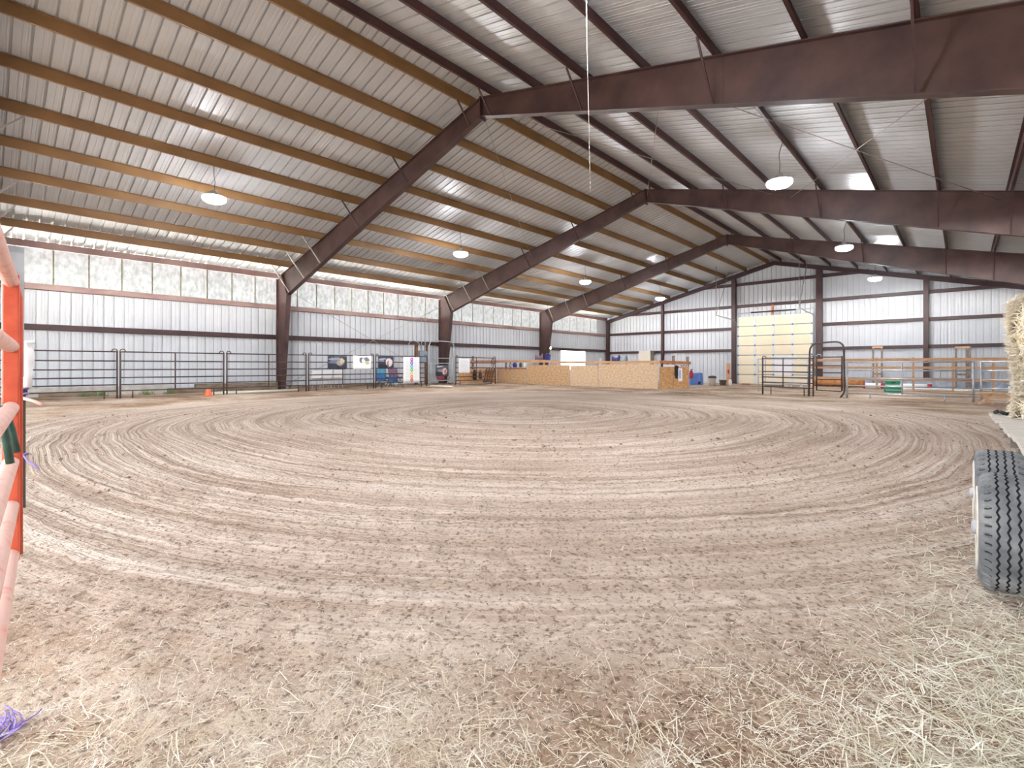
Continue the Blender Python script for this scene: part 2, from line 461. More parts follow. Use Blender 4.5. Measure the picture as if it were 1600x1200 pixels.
# ------------------------------------------------------------------ the shell
def ribbed(name_mb, along0, along1, put, pitch=0.305, depth=0.05):
    """profile of a ribbed sheet: list of (s, h) with h out of the room"""
    pts = []
    s = along0
    while s < along1:
        for ds, h in ((0, 0), (0.10, 0), (0.105, 0.006), (0.125, 0.006), (0.13, 0), (0.185, 0), (0.19, 0.006), (0.21, 0.006), (0.215, 0), (0.250, 0), (0.256, depth), (0.290, depth), (0.296, 0)):
            if s + ds <= along1: pts.append((s + ds, h))
        s += pitch
    pts.append((along1, 0))
    return pts
ceil = MB()
prof = ribbed(None, YBACK, YEND + 0.6, None)
def slope_sheet(xa, xb):
    vs = []; fs = []
    for (s, h) in prof:
        for x in (xa, xb): vs.append((x, s, zpur(x) + 0.262 + h))
    n = len(prof)
    for i in range(n - 1): fs.append((2 * i, 2 * i + 1, 2 * i + 3, 2 * i + 2))
    ceil.add(vs, fs)
slope_sheet(XL - 0.25, XR); slope_sheet(XR, XRW + 0.25)
struct(ceil, 'ceiling', 'roof_sheet')
XW = XL - 0.17
wall = MB(); wp = ribbed(None, YBACK, YEND + 0.2, None)
ZSK = 3.86
DO = (onX(876, XW), onX(914, XW), zat(895, 572, XW, 31) - 0.02, zat(895, 547.5, XW, onX(895, XW)))   # bright opening in the left wall
def wall_strip(mb, prof, lo, hi, fixed, plane):
    vs = []; fs = []
    for (s, h) in prof:
        for z in (lo, hi):
            vs.append((fixed - h, s, z) if plane == 'x' else (s, fixed + h, z))
    n = len(prof)
    for i in range(n - 1): fs.append((2 * i, 2 * i + 1, 2 * i + 3, 2 * i + 2))
    mb.add(vs, fs)
wall_strip(wall, [p for p in wp if p[0] <= DO[0]], -0.5, ZSK, XW, 'x')
wall_strip(wall, [p for p in wp if p[0] >= DO[1]], -0.5, ZSK, XW, 'x')
wall_strip(wall, [p for p in wp if DO[0] - 0.06 <= p[0] <= DO[1] + 0.06], DO[3], ZSK, XW, 'x')
wall_strip(wall, [p for p in wp if DO[0] - 0.06 <= p[0] <= DO[1] + 0.06], -0.5, 0.75, XW, 'x')
struct(wall, 'wall_left', 'wall_sheet')
wb = MB(); ep = ribbed(None, XL - 0.2, XRW + 0.2, None)
vs = []; fs = []
for (s, h) in ep: vs += [(s, YEND + 0.2 + h, -0.7), (s, YEND + 0.2 + h, zpur(s) + 0.325)]
for i in range(len(ep) - 1): fs.append((2 * i, 2 * i + 1, 2 * i + 3, 2 * i + 2))
wb.add(vs, fs); struct(wb, 'wall_back', 'wall_sheet')
fd = MB(); fd.box(XL - 0.6, XRW + 0.6, YBACK, YEND + 1.0, -0.9, -0.55)
fd.box(XL - 0.6, XL - 0.3, YBACK, YEND + 1.0, -0.6, -0.02); fd.box(XL - 0.6, XRW + 0.6, YEND + 0.5, YEND + 1.0, -0.6, -0.35)
struct(fd, 'underfloor_light_block', 'concrete')  # unseen slab added under the floor to shut out light from below
yd = MB(); yd.box(-90, 70, -110, YBACK, -0.25, -0.02); struct(yd, 'yard_light_block', 'arena_dirt')  # unseen ground outside, added to keep the bright lower world off the roof
wf = MB(); yf = YBACK
wf.prism([(XL - 0.17, 4.3), (XRW + 0.17, 4.3), (XRW + 0.17, zpur(XRW)), (XR, zpur(XR) + 0.2), (XL - 0.17, zpur(XL))], yf - 0.04, yf)
wf.box(XL - 0.17, -19.0, yf - 0.04, yf, -0.1, 4.3); wf.box(2.4, XRW + 0.17, yf - 0.04, yf, -0.1, 4.3)
struct(wf, 'wall_front', 'wall_sheet')
wr = MB(); wr.box(XRW + 0.17, XRW + 0.22, YBACK, YEND + 0.2, -0.5, 5.4); struct(wr, 'wall_right', 'wall_sheet')
# translucent strip panels under the left eave, one window per bay, with dark lapped seams
edges = [YBACK, FY[0], FY[1], FY[2], FY[3], YEND]
for i in range(5):
    y0, y1 = edges[i], edges[i + 1]
    if i == 4: y1 = onX(935, XL)
    w = MB(); w.add([(XW, y0, ZSK), (XW, y1, ZSK), (XW, y1, 5.34), (XW, y0, 5.34)], [(0, 1, 2, 3)])
    o = struct(w, 'window_%d' % (i + 1), 'skylight')
    n = int(round((y1 - y0) / 1.0)); s = MB()
    for k in range(1, n):
        y = y0 + (y1 - y0) * k / n
        s.box(XW + 0.002, XW + 0.012, y - 0.022, y + 0.022, ZSK, 5.33)
    build(s, 'lap_seam', mat('seam', (132, 126, 104), 0.7, 0, c2=(96, 98, 70), scale=6) if 'seam' not in MATS else 'seam', o)
if True:
    w = MB(); w.box(XW - 0.006, XW, onX(935, XL), YEND + 0.2, ZSK, 5.34); struct(w, 'trim_1', 'wall_sheet')
w = MB(); w.box(XW - 0.05, XW - 0.03, DO[0], DO[1], 0.75, DO[3]); wo = struct(w, 'window_6', 'daylight_pane')
fr = MB()
for a, b, c, d in ((DO[0] - 0.08, DO[0], 0.7, DO[3] + 0.08), (DO[1], DO[1] + 0.08, 0.7, DO[3] + 0.08), (DO[0], DO[1], DO[3], DO[3] + 0.08), (DO[0], DO[1], 0.68, 0.75)):
    fr.box(XW - 0.03, XW + 0.03, a, b, c, d)
build(fr, 'window_frame', 'white_paint', wo)

# ------------------------------------------------------------------ steel frames
def ibeam(mb, p0t, p0b, p1t, p1b, y, fw=0.2, tf=0.02, tw=0.02):
    """tapered I-member in the plane Y=y: top edge p0t-p1t, bottom edge p0b-p1b"""
    mb.prism([p0t, p0b, p1b, p1t], y - tw / 2, y + tw / 2)
    for a, b, sgn in ((p0t, p1t, -1), (p0b, p1b, 1)):
        d = Vector((b[0] - a[0], b[1] - a[1])).normalized(); n = Vector((-d.y, d.x))
        c = (Vector(p0t) + Vector(p1b)) / 2
        if n.dot(c - Vector(a)) < 0: n = -n
        poly = [tuple(a), tuple(b), tuple(Vector(b) + n * tf), tuple(Vector(a) + n * tf)]
        mb.prism(poly, y - fw / 2, y + fw / 2)
PX = [-22.18 + 1.4875 * k for k in range(9)]
PXR = [2 * XR - x for x in PX]
FR_LABEL = ['maroon steel frame at the near left edge, only its flange braces in view',
            'nearest full maroon steel frame, its rafter crossing the top right of the view',
            'second maroon steel frame, rising behind the walk-through gate with posters',
            'third and farthest maroon steel frame, its foot behind the plywood pen']
def make_frame(i):
    y = FY[i]
    t = thing('steel_portal', FR_LABEL[i], 'steel frame', (XL, y, gz(XL, y)), 0, 'maroon steel frames of the arena')
    kn, kz = -22.42, 4.28
    top = lambda x: zpur(x) - 0.004
    for side in (0, 1):
        mx = (lambda x: x) if side == 0 else (lambda x: 2 * XR - x)
        kzz = kz if side == 0 else 4.10
        c = MB(); b0 = gz(mx(XL), y) - 0.05
        xo = XL + 0.03
        ibeam(c, (mx(xo), b0), (mx(XL + 0.55), b0), (mx(xo), top(XL) - 0.02), (mx(kn), kzz), y, 0.22)
        # knee plate
        c.prism([(mx(kn), kzz), (mx(kn) + (-0.02 if side == 0 else 0.02), kzz), (mx(-23.02), top(-23.02)), (mx(-23.0), top(-23.0))], y - 0.11, y + 0.11)
        c.prism([(mx(xo), top(XL) - 0.02), (mx(kn), kzz), (mx(-23.0), top(-23.0))], y - 0.011, y + 0.011)
        c.box(min(mx(XL + 0.02), mx(XL + 0.6)), max(mx(XL + 0.02), mx(XL + 0.6)), y - 0.14, y + 0.14, b0 + 0.03, b0 + 0.06)
        build(c, 'column', 'maroon_dusty', t)
        r = MB()
        ibeam(r, (mx(-23.0), top(-23.0)), (mx(kn), kzz), (XR, top(XR)), (XR, 7.99), y, 0.2)
        for xs in (-19.6, -16.4):
            bz = kzz + (7.99 - kzz) * (xs - kn) / (XR - kn)
            r.box(min(mx(xs), mx(xs + 0.025)), max(mx(xs), mx(xs + 0.025)), y - 0.018, y + 0.018, bz + 0.02, top(xs) - 0.02)
        build(r, 'rafter', 'maroon_dusty', t)
        for k, xp in enumerate(PX):
            if k in (3, 5, 7): continue
            bz = kzz + (7.99 - kzz) * (xp - kn) / (XR - kn) if xp > kn else kzz
            b = MB(); off = min(0.75, max(0.45, (top(xp) - bz) * 0.8))
            b.bar((mx(xp), y - 0.10, bz + 0.02), (mx(xp), y - 0.10 - off, zpur(xp) - 0.012), 0.035, 0.035)
            if i == 0 and side == 0 and k in (0, 1, 2, 4):
                b2 = MB().bar((xp, y + 0.10, bz + 0.02), (xp, y + 0.87, zpur(xp) - 0.012), 0.035, 0.035); build(b2, 'flange_brace', 'rod', t)
            build(b, 'flange_brace', 'rod' if k < 3 and side == 0 else 'maroon', t)
    rp = MB(); rp.box(XR - 0.025, XR + 0.025, y - 0.11, y + 0.11, 7.9, top(XR) + 0.01); build(rp, 'ridge_plate', 'maroon', t)
for i in range(4): make_frame(i)
ordn = ['first', 'second', 'third', 'fourth', 'fifth', 'sixth', 'seventh', 'eighth', 'ninth']
def purlin(x, m, label, out):
    p = MB(); z0 = zpur(x); h = 0.252
    s = 1 if out > 0 else -1
    # Z section: web with a lip along the bottom and one along the top
    p.box(x - 0.004, x + 0.004, YBACK, YEND + 0.15, z0, z0 + h)
    p.box(min(x, x + s * 0.06), max(x, x + s * 0.06), YBACK, YEND + 0.15, z0, z0 + 0.005)
    p.box(min(x + s * 0.055, x + s * 0.06), max(x + s * 0.055, x + s * 0.06), YBACK, YEND + 0.15, z0, z0 + 0.02)
    p.box(min(x, x - s * 0.06), max(x, x - s * 0.06), YBACK, YEND + 0.15, z0 + h - 0.012, z0 + h)
    t = thing('purlin', label, 'purlin', (x, YBACK, z0), 0, 'roof purlins')
    build(p, 'channel', m, t)
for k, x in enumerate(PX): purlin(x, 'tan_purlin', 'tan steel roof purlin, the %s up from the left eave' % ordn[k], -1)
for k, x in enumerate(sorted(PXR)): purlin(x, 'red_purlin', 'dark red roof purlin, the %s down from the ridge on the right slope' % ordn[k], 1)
e = MB(); y0, y1 = YBACK, YEND
e.box(XL, XL + 0.006, y0, y1, ZE, ZE + 0.25); e.box(XL, XL + 0.07, y0, y1, ZE, ZE + 0.008); e.box(XW, XL, y0, y1, ZE + 0.1, ZE + 0.15)
e.box(XL + 0.064, XL + 0.07, y0, y1, ZE, ZE + 0.03)
tag(build(e, 'eave_strut', 'eave_faded_lit', base=(XL, y0, ZE)), 'long pale mauve eave strut above the translucent strip of the left wall', 'eave strut')
e = MB(); e.box(XRW - 0.07, XRW + 0.17, y0, y1, ZE, ZE + 0.26)
def girt_x(z, label, m):
    g = MB(); h = 0.2
    g.box(XW, XL + 0.03, YBACK, YEND, z + h / 2 - 0.01, z + h / 2)
    g.box(XW, XL + 0.03, YBACK, YEND, z - h / 2, z - h / 2 + 0.01)
    g.box(XL + 0.022, XL + 0.03, YBACK, YEND, z - h / 2, z + h / 2)
    tag(build(g, 'wall_girt', m, base=(XW, YBACK, z)), label, 'wall girt', 'girts of the left wall')
girt_x(2.41, 'dark maroon lower girt running along the left wall above the pipe fence', 'maroon')
girt_x(3.81, 'pale upper girt under the translucent strip of the left wall', 'eave_faded_lit')
# far wall steel
def girt_y(z, x0, x1, label):
    g = MB(); h = 0.2
    g.box(x0, x1, YEND, YEND + 0.2, z + h / 2 - 0.01, z + h / 2); g.box(x0, x1, YEND, YEND + 0.2, z - h / 2, z - h / 2 + 0.01)
    g.box(x0, x1, YEND, YEND + 0.008, z - h / 2, z + h / 2)
    tag(build(g, 'wall_girt', 'maroon', base=(x0, YEND, z)), label, 'wall girt', 'girts of the far wall')
ECX = [-18.25, -12.6, -7.08, -1.6]
girt_y(2.24, XL + 0.2, ECX[1], 'lowest maroon girt on the far wall, left of the overhead door')
girt_y(2.24, ECX[2], XRW, 'lowest maroon girt on the far wall, right of the overhead door')
girt_y(3.87, XL + 0.2, ECX[1], 'second maroon girt up the far wall, left of the overhead door')
girt_y(3.87, ECX[2], XRW, 'second maroon girt up the far wall, right of the overhead door')
girt_y(5.51, XL + 1.2, XRW - 1.2, 'maroon girt just above the overhead door, crossing the far wall')
girt_y(7.14, -15.3, -4.4, 'topmost and shortest maroon girt, high in the far gable')
wid = [0.2, 0.3, 0.36, 0.24]
ecl = ['slim maroon column on the far wall between corner and overhead door', 'maroon column at the left jamb of the overhead door',
       'thick maroon column at the right jamb of the overhead door', 'maroon column on the far wall right of the bow gate']
for x, w_, l in zip(ECX, wid, ecl):
    c = MB(); zb = gz(x, YEND) - 0.1; zt = zpur(x) - 0.28
    c.box(x - w_ / 2, x + w_ / 2, YEND - 0.22, YEND - 0.2, zb, zt); c.box(x - 0.01, x + 0.01, YEND - 0.2, YEND - 0.01, zb, zt); c.box(x - w_ / 2, x + w_ / 2, YEND - 0.02, YEND, zb, zt)
    t = thing('end_column', l, 'column', (x, YEND, zb), 0, 'columns of the far wall'); build(c, 'post', 'maroon', t)
    bp = MB(); bp.box(x - w_ / 2 - 0.05, x + w_ / 2 + 0.05, YEND - 0.27, YEND, zb + 0.08, zb + 0.12); build(bp, 'base_plate', 'maroon', t)
c = MB(); c.box(XL, XL + 0.26, YEND - 0.24, YEND - 0.22, -0.4, ZE); c.box(XL + 0.12, XL + 0.14, YEND - 0.22, YEND, -0.4, ZE); c.box(XL, XL + 0.26, YEND - 0.02, YEND, -0.4, ZE)
tag(build(c, 'corner_column', 'maroon', base=(XL, YEND, -0.4)), 'dark corner column where the left wall meets the far wall', 'column')
gt = thing('gable_beam', 'maroon gable beam following the roof line across the far wall', 'gable beam', (XR, YEND, 8.2))
for side in (0, 1):
    xa = XL if side == 0 else XRW
    g = MB(); ibeam(g, (xa, zpur(xa)), (xa, zpur(xa) - 0.28), (XR, zpur(XR)), (XR, zpur(XR) - 0.28), YEND - 0.1, 0.2)
    build(g, 'beam_half', 'maroon', gt)
# tie rods
def rod(a, b, label, r=0.011, m='rod', group='brace rods'):
    t = MB().tube([a, b], r, 6)
    tag(build(t, 'brace_rod', m, base=tuple(a)), label, 'brace rod', group)
xf = XL + 0.35
rod((xf, FY[1] + 0.1, 4.7), (xf, FY[2] - 0.1, 0.15), 'thin brace rod falling rightwards across the left wall behind the posters')
rod((xf + 0.03, FY[2] - 0.1, 4.7), (xf + 0.03, FY[1] + 0.1, 0.15), 'thin brace rod rising rightwards across the left wall behind the posters')
def rz_(x): return zpur(x) - 0.28
rod((XR - 0.1, FY[1] + 0.1, rz_(XR - .1)), (-16.2, FY[2] - 0.1, rz_(-16.2)), 'thin roof brace rod running from the nearest ridge joint down the left slope', 0.009)
rod((XR + 0.1, FY[2] - 0.1, rz_(XR + .1)), (-4.6, FY[1] + 0.1, rz_(-4.6)), 'thin roof brace rod running from the second ridge joint up and right', 0.009)
rod((-4.6, FY[1] + 0.1, rz_(-4.6)), (0.8, FY[2] - 0.1, rz_(0.8)), 'pale roof brace rod slanting down to the right edge of the view', 0.011)
rod((XR + 0.1, FY[1] + 0.1, rz_(XR + .1) - .02), (-4.6, FY[2] - 0.1, rz_(-4.6) - .02), 'thin roof brace rod slanting right from the nearest ridge joint', 0.008)
rod((0.6, FY[1] + 0.1, rz_(0.6) - .02), (-4.4, FY[2] - 0.1, rz_(-4.4) - .02), 'faint roof brace rod rising towards the right edge of the view', 0.008)

# ------------------------------------------------------------------ overhead door
mat('hinge', (120, 128, 138), 0.5, 0.3, var=0.1)
DX0, DX1 = onYx(1152, YEND), onYx(1270, YEND)
DZ0 = gz(-10, YEND) - 0.02; DZT = 4.70
dy = YEND + 0.0
d = MB(); d.box(DX0, DX1, dy + 0.03, dy + 0.08, DZ0, DZT)
door = struct(d, 'door_1', mat('door_back', (214, 216, 216), 0.5, 0, var=0.05))
mat('door_foam', (244, 232, 206), 0.75, 0, c2=(240, 226, 196), scale=1.2)
mat('door_steel', (226, 230, 232), 0.45, 0.1, var=0.06)
nsec = 7
for r_ in range(nsec):
    z0 = DZ0 + (DZT - DZ0) * r_ / nsec; z1 = DZ0 + (DZT - DZ0) * (r_ + 1) / nsec
    for c_ in range(4):
        p = MB()
        x0 = DX0 + (DX1 - DX0) * c_ / 4; x1 = DX0 + (DX1 - DX0) * (c_ + 1) / 4
        p.box(x0 + 0.07, x1 - 0.07, dy + 0.012, dy + 0.03, z0 + 0.03, z1 - 0.03)
        build(p, 'foam_panel', 'door_foam', door)
for c_ in range(5):
    x = DX0 + (DX1 - DX0) * c_ / 4; x = min(max(x, DX0 + 0.06), DX1 - 0.06)
    b = MB().box(x - 0.06, x + 0.06, dy - 0.005, dy + 0.03, DZ0, DZT)
    build(b, 'stile', 'door_steel', door)
for r_ in range(1, nsec):
    z = DZ0 + (DZT - DZ0) * r_ / nsec
    for c_ in range(5):
        x = min(max(DX0 + (DX1 - DX0) * c_ / 4, DX0 + 0.06), DX1 - 0.06)
        build(MB().box(x - 0.05, x + 0.05, dy - 0.02, dy - 0.005, z - 0.06, z + 0.06), 'hinge', 'hinge', door)
for r_ in range(1, nsec):
    z = DZ0 + (DZT - DZ0) * r_ / nsec
    build(MB().box(DX0, DX1, dy + 0.005, dy + 0.034, z - 0.018, z + 0.018), 'section_joint', 'hinge', door)
wp_ = MB(); x0 = onYx(1210, YEND); x1 = onYx(1237, YEND)
wp_.box(x0 + 0.02, x1, dy - 0.03, dy - 0.006, zat(1223, 586, -9.6, YEND), zat(1223, 556, -9.6, YEND))
o = build(wp_, 'white_panel', 'white_plastic', door); o['label'] = 'white replacement panel'
for x, xx in ((DX0 - 0.06, 0), (DX1 + 0.06, 1)):
    tk = MB(); ztk = 4.45 if xx == 0 else 4.55
    pts = [(x, dy - 0.06, DZ0), (x, dy - 0.06, ztk - 0.35), (x, dy - 0.13, ztk - 0.12), (x, dy - 0.35, ztk), (x, dy - 4.2, ztk + 0.1)]
    tk.tube(pts, 0.035, 6)
    build(tk, 'track', 'galv', door)
    hgr = MB(); ye = dy - 4.1
    hgr.tube([(x, ye, ztk + 0.1), (x, ye, zpur(x) + 0.02)], 0.02, 6); hgr.tube([(x, ye, ztk + 0.1), (x - 0.15, ye + 2.9, zpur(x) + 0.02)], 0.02, 6)
    build(hgr, 'track_hanger', 'rod', door)
ts = MB().tube([(DX0 + 1.0, dy - 0.12, 4.98), (DX1 - 1.0, dy - 0.12, 4.98)], 0.045, 10); build(ts, 'torsion_spring', 'black', door)
ts = MB().tube([(DX0 - 0.1, dy - 0.12, 4.98), (DX1 + 0.1, dy - 0.12, 4.98)], 0.015, 8); build(ts, 'torsion_shaft', 'galv', door)
ts = MB().box(-10.05, -9.9, dy - 0.06, dy, 4.72, 5.42); build(ts, 'spring_bracket', 'lumber_red', door)

# ------------------------------------------------------------------ lamps
LY = [4.71, 14.33, 23.98, 33.6]
def make_lamp():
    t = thing('high_bay_lamp', '', 'lamp', (0, 0, 0), 0, 'round high bay lamps under the roof')
    h = MB().lathe([(0.02, 0.24), (0.07, 0.23), (0.09, 0.14), (0.2, 0.12), (0.3, 0.06), (0.31, 0.03)], n=28); build(h, 'housing', 'lamp_body', t, local=True)
    l = MB().lathe([(0.30, 0.03), (0.312, 0.0), (0.30, -0.05), (0.24, -0.10), (0.15, -0.13), (0.03, -0.14)], n=28); build(l, 'lens', 'lens', t, local=True)
    return t
lamp = make_lamp(); first = True
ll = [['glowing round lamp nearest on the left slope, between the fence and first frame', 'glowing round lamp on the left slope between first and second frames', 'glowing round lamp on the left slope between second and third frames', 'glowing round lamp on the left slope close to the far wall'],
      ['glowing round lamp at the top edge of the view on the right slope', 'glowing round lamp on the right slope just beyond the nearest rafter', 'glowing round lamp on the right slope beyond the second rafter', 'glowing round lamp on the right slope close to the far gable']]
for sd, lx in ((0, -16.2), (1, -3.56)):
    for k, y in enumerate(LY):
        if first: t = lamp; first = False
        else:
            t = copy_tree(lamp)
            for ch in list(t.children):
                if ch.name.startswith('cord'): bpy.data.objects.remove(ch)
        zl = 5.98 if sd == 0 else 5.90
        t.location = (lx, y, zl); t['label'] = ll[sd][k]
        xp = min(PX + PXR, key=lambda q: abs(q - lx)); top = zpur(xp)
        c = MB().tube([(0, 0, 0.23), (0.01, 0.02, 0.5), (-0.01, -0.01, (top - zl) * 0.7), (xp - lx, 0, top - zl - 0.004)], 0.008, 6)
        build(c, 'cord', 'black', t, local=True)
pc = MB().tube([(-3.488, 5.16, zpur(-3.488) + 0.02), (-3.47, 5.17, 5.2), (-3.43, 5.19, 3.24)], 0.003, 6)
tag(build(pc, 'pull_cord', 'white_plastic', base=(-3.488, 5.16, 3.24)), 'thin white cord hanging straight down in front of the nearest rafter', 'cord')

# ------------------------------------------------------------------ pipe panels
def rounded(pts, rad, n=5):
    P = [Vector(p) for p in pts]; out = [P[0]]
    for a, b, c in zip(P, P[1:], P[2:]):
        u = (a - b); v = (c - b); r = min(rad, u.length * 0.5, v.length * 0.5); s_ = b + u.normalized() * r; e_ = b + v.normalized() * r
        for k in range(n + 1):
            q = k / n; out.append(s_ * (1 - q) ** 2 + b * 2 * q * (1 - q) + e_ * q * q)
    return out + [P[-1]]
def panel(p0, p1, label, cat='fence', m='dark_pipe', rails=(1.52, 1.22, 0.94, 0.68, 0.45, 0.25), r=0.021, mid=0.5, group=None, name='corral_fence', legs=True, hooks=True, foot=True, pr=None, post_top=0.0, lead=0.35):
    p0 = Vector(p0); p1 = Vector(p1); L = (p1.xy - p0.xy).length
    rz = math.atan2(p1.y - p0.y, p1.x - p0.x); dz = p1.z - p0.z
    t = thing(name, label, cat, p0, rz, group); pr = pr or r * 1.25
    zz = lambda x: dz * x / L
    for x in (pr, L - pr):
        b = MB().tube([(x, 0, zz(x) - (0.03 if foot else -rails[-1])), (x, 0, zz(x) + rails[0] + post_top)], pr, 10); build(b, 'post', m, t, local=True)
    for z in rails:
        b = MB().tube([(0, 0, z), (L, 0, z + dz)], r, 8); build(b, 'rail', m, t, local=True)
    if mid:
        b = MB().tube([(L * mid, 0, zz(L * mid) + rails[-1]), (L * mid, 0, zz(L * mid) + rails[0])], r, 8); build(b, 'upright', m, t, local=True)
    if legs:
        for x in (lead, L - lead):
            b = MB().tube([(x, 0, zz(x) - 0.03), (x, 0, zz(x) + rails[-1])], r, 8); build(b, 'leg', m, t, local=True)
    if hooks:
        for x, s in ((0.02, 1), (L - 0.02, -1)):
            b = MB(); pts = [(x, 0, zz(x) + rails[0])]
            for k in range(7):
                a = PI * k / 6; pts.append((x + s * (0.07 - 0.07 * math.cos(a)), 0, zz(x) + rails[0] + 0.02 + 0.07 * math.sin(a)))
            pts.append((x + s * 0.2, 0, zz(x) + rails[0])); b.tube(pts, r * 0.8, 6); build(b, 'hook', m, t, local=True)
    return t
XF = -20.2
def fp(px): y = onX(px, XF); return (XF, y, gz(XF, y))
GL = 'dark pipe panels along the left side'
fa = fp(184.5); f0 = (XF, fa[1] - 4.4, 0)
panel((XF, fa[1] - 3.05 - 0.6, 0.0), fa, 'leftmost dark pipe panel, running out from behind the orange gate', mid=0.42, group=GL)
def seg(a, b, label, mid=0.5, **k):
    A = fp(a); B = fp(b); panel((A[0], A[1] + 0.03, A[2]), (B[0], B[1] - 0.03, B[2]), label, mid=mid, group=GL, **k)
seg(184.5, 352, 'second dark pipe panel from the left, just before the orange cone')
seg(352, 480.3, 'dark pipe panel in front of the nearest column foot, beside the cone')
seg(480.3, 585.5, 'dark pipe panel with white chairs behind and two banners on it')
seg(585.5, 668, 'dark pipe panel with the rainbow chart hung on it', mid=0.55)
seg(711, 775, 'dark pipe panel with a plain white notice, next to the plywood pen', mid=0.5)
# walk-through gate in the left fence
A = fp(670.5); B = fp(709.5)
t = thing('bow_gate', 'tall galvanised walk-through gate frame with a poster leaf in left fence', 'gate', A, 0, None)
zt = 2.38
b = MB().tube([A, (A[0], A[1], zt - 0.25), (A[0], A[1] + 0.1, zt - 0.06), (A[0], A[1] + 0.3, zt), (B[0], B[1] - 0.3, zt - 0.02), (B[0], B[1] - 0.08, zt - 0.08), (B[0], B[1], zt - 0.28), B], 0.026, 8)
build(b, 'bow_frame', 'galv', t)
lf = MB(); ya, yb = A[1] + 0.12, B[1] - 0.14
for z in (1.45, 1.18, 0.84, 0.52, 0.28): lf.tube([(XF, ya, z + A[2]), (XF, yb, z + A[2])], 0.02, 8)
for y in (ya, yb): lf.tube([(XF, y, A[2] + 0.1), (XF, y, A[2] + 1.47)], 0.022, 8)
build(lf, 'gate_leaf', 'galv', t)
XB = -21.3
y0 = onX(637, XB); y1 = onX(657, XB); g0 = gz(XB, y0)
b = MB().tube([(XB, y0, g0), (XB, y0, 2.1), (XB, y0 + 0.15, 2.35), (XB, y0 + 0.4, 2.42), (XB, y1 - 0.4, 2.4), (XB, y1 - 0.12, 2.3), (XB, y1, 2.05), (XB, y1, g0)], 0.02, 8)
tag(build(b, 'standing_bow', 'galv', base=(XB, y0, g0)), 'second galvanised bow standing behind the rainbow chart by the wall', 'gate frame')

# banners on the fence
mat('fine_print', (214, 218, 222), 0.6)
def banner(pxa, pya, pxb, pyb, m, label, X=None, name='banner', cat='banner'):
    X = X if X is not None else XF + 0.05
    y0 = onX(pxa, X); y1 = onX(pxb, X); zt = zat((pxa + pxb) / 2, pya, X, (y0 + y1) / 2); zb = zat((pxa + pxb) / 2, pyb, X, (y0 + y1) / 2)
    W = y1 - y0; H = zt - zb; nx, nz = 16, 8
    mb = MB(); vs = []; fs = []
    for side in (0, 1):
        for i in range(nx + 1):
            for j in range(nz + 1):
                w = 0.012 * math.sin(i * 1.1 + j * 0.4) * (0.3 + 0.7 * (1 - j / nz)); sag = -0.02 * math.sin(PI * i / nx) * j / nz
                vs.append((W * i / nx, w * 0.6 - 0.004 * side, H * j / nz + sag))
    k = (nx + 1) * (nz + 1)
    for i in range(nx):
        for j in range(nz):
            a = i * (nz + 1) + j; fs += [(a, a + nz + 1, a + nz + 2, a + 1), (k + a, k + a + 1, k + a + nz + 2, k + a + nz + 1)]
    ring = [i * (nz + 1) for i in range(nx + 1)] + [nx * (nz + 1) + j for j in range(1, nz + 1)] + [i * (nz + 1) + nz for i in range(nx - 1, -1, -1)] + [j for j in range(nz - 1, 0, -1)]
    for q in range(len(ring)): a, b_ = ring[q], ring[(q + 1) % len(ring)]; fs.append((a, b_, k + b_, k + a))
    mb.add(vs, fs, True)
    t = thing(name, label, cat, (X, y0, zb), PI / 2)
    s_ = build(mb, 'sheet', m, t, local=True)
    for x in (0.03, W - 0.03):
        for z in (0.03, H - 0.03): build(MB().tube([(x, -0.016, z), (x, 0.016, z)], 0.012, 8), 'grommet', 'galv', t, local=True)
    return t, W, H
# rot pi/2: local x -> +Y, local y -> -X, so the printed face towards the camera is -local y
banner(511.8, 555.5, 542, 577, 'print_horse_a', 'dark horse-head banner, leftmost of the three dark ones on the left fence')
banner(551.5, 555.5, 580, 577, 'print_white', 'white banner with a small grey picture and green patch on the left fence')
banner(590.5, 556, 615, 576, 'print_horse_b', 'dark banner with a pale horse face, just left of the rainbow chart')
banner(680.5, 570, 700.8, 588, 'print_horse_c', 'dark horse banner hung on the galvanised walk-through gate')
t, W, H = banner(630.3, 557.5, 655.5, 598, 'white_paint', 'tall white chart with a column of rainbow rings on the pipe fence')
cols = [(200, 70, 190), (120, 90, 170), (100, 180, 220), (90, 190, 120), (240, 220, 120), (240, 160, 90), (220, 70, 90)]
for k, c in enumerate(cols):
    cz = H * (0.9 - 0.8 * k / 6)
    r = MB(); r.ring((W * 0.5, cz), 0.035, 0.088, -0.02, 18); o = build(r, 'ring_mark', mat('ring_%d' % k, c, 0.5), t, local=True)
    for s_ in (0.14, 0.66):
        for q in range(3):
            r = MB().box(W * s_, W * (s_ + 0.16 + 0.05 * ((k + q) % 2)), -0.021, -0.019, cz + 0.035 - 0.04 * q, cz + 0.047 - 0.04 * q)
            build(r, 'print_line', 'fine_print', t, local=True)
t, W, H = banner(716.5, 560, 734, 583, 'white_paint', 'plain white notice with faint lines on the panel next to the pen', name='notice', cat='notice')
for q in range(9): build(MB().box(W * 0.15, W * (0.8 if q % 3 else 0.6), -0.021, -0.019, H * (0.88 - 0.09 * q), H * (0.88 - 0.09 * q) + 0.014), 'print_line', 'fine_print', t, local=True)

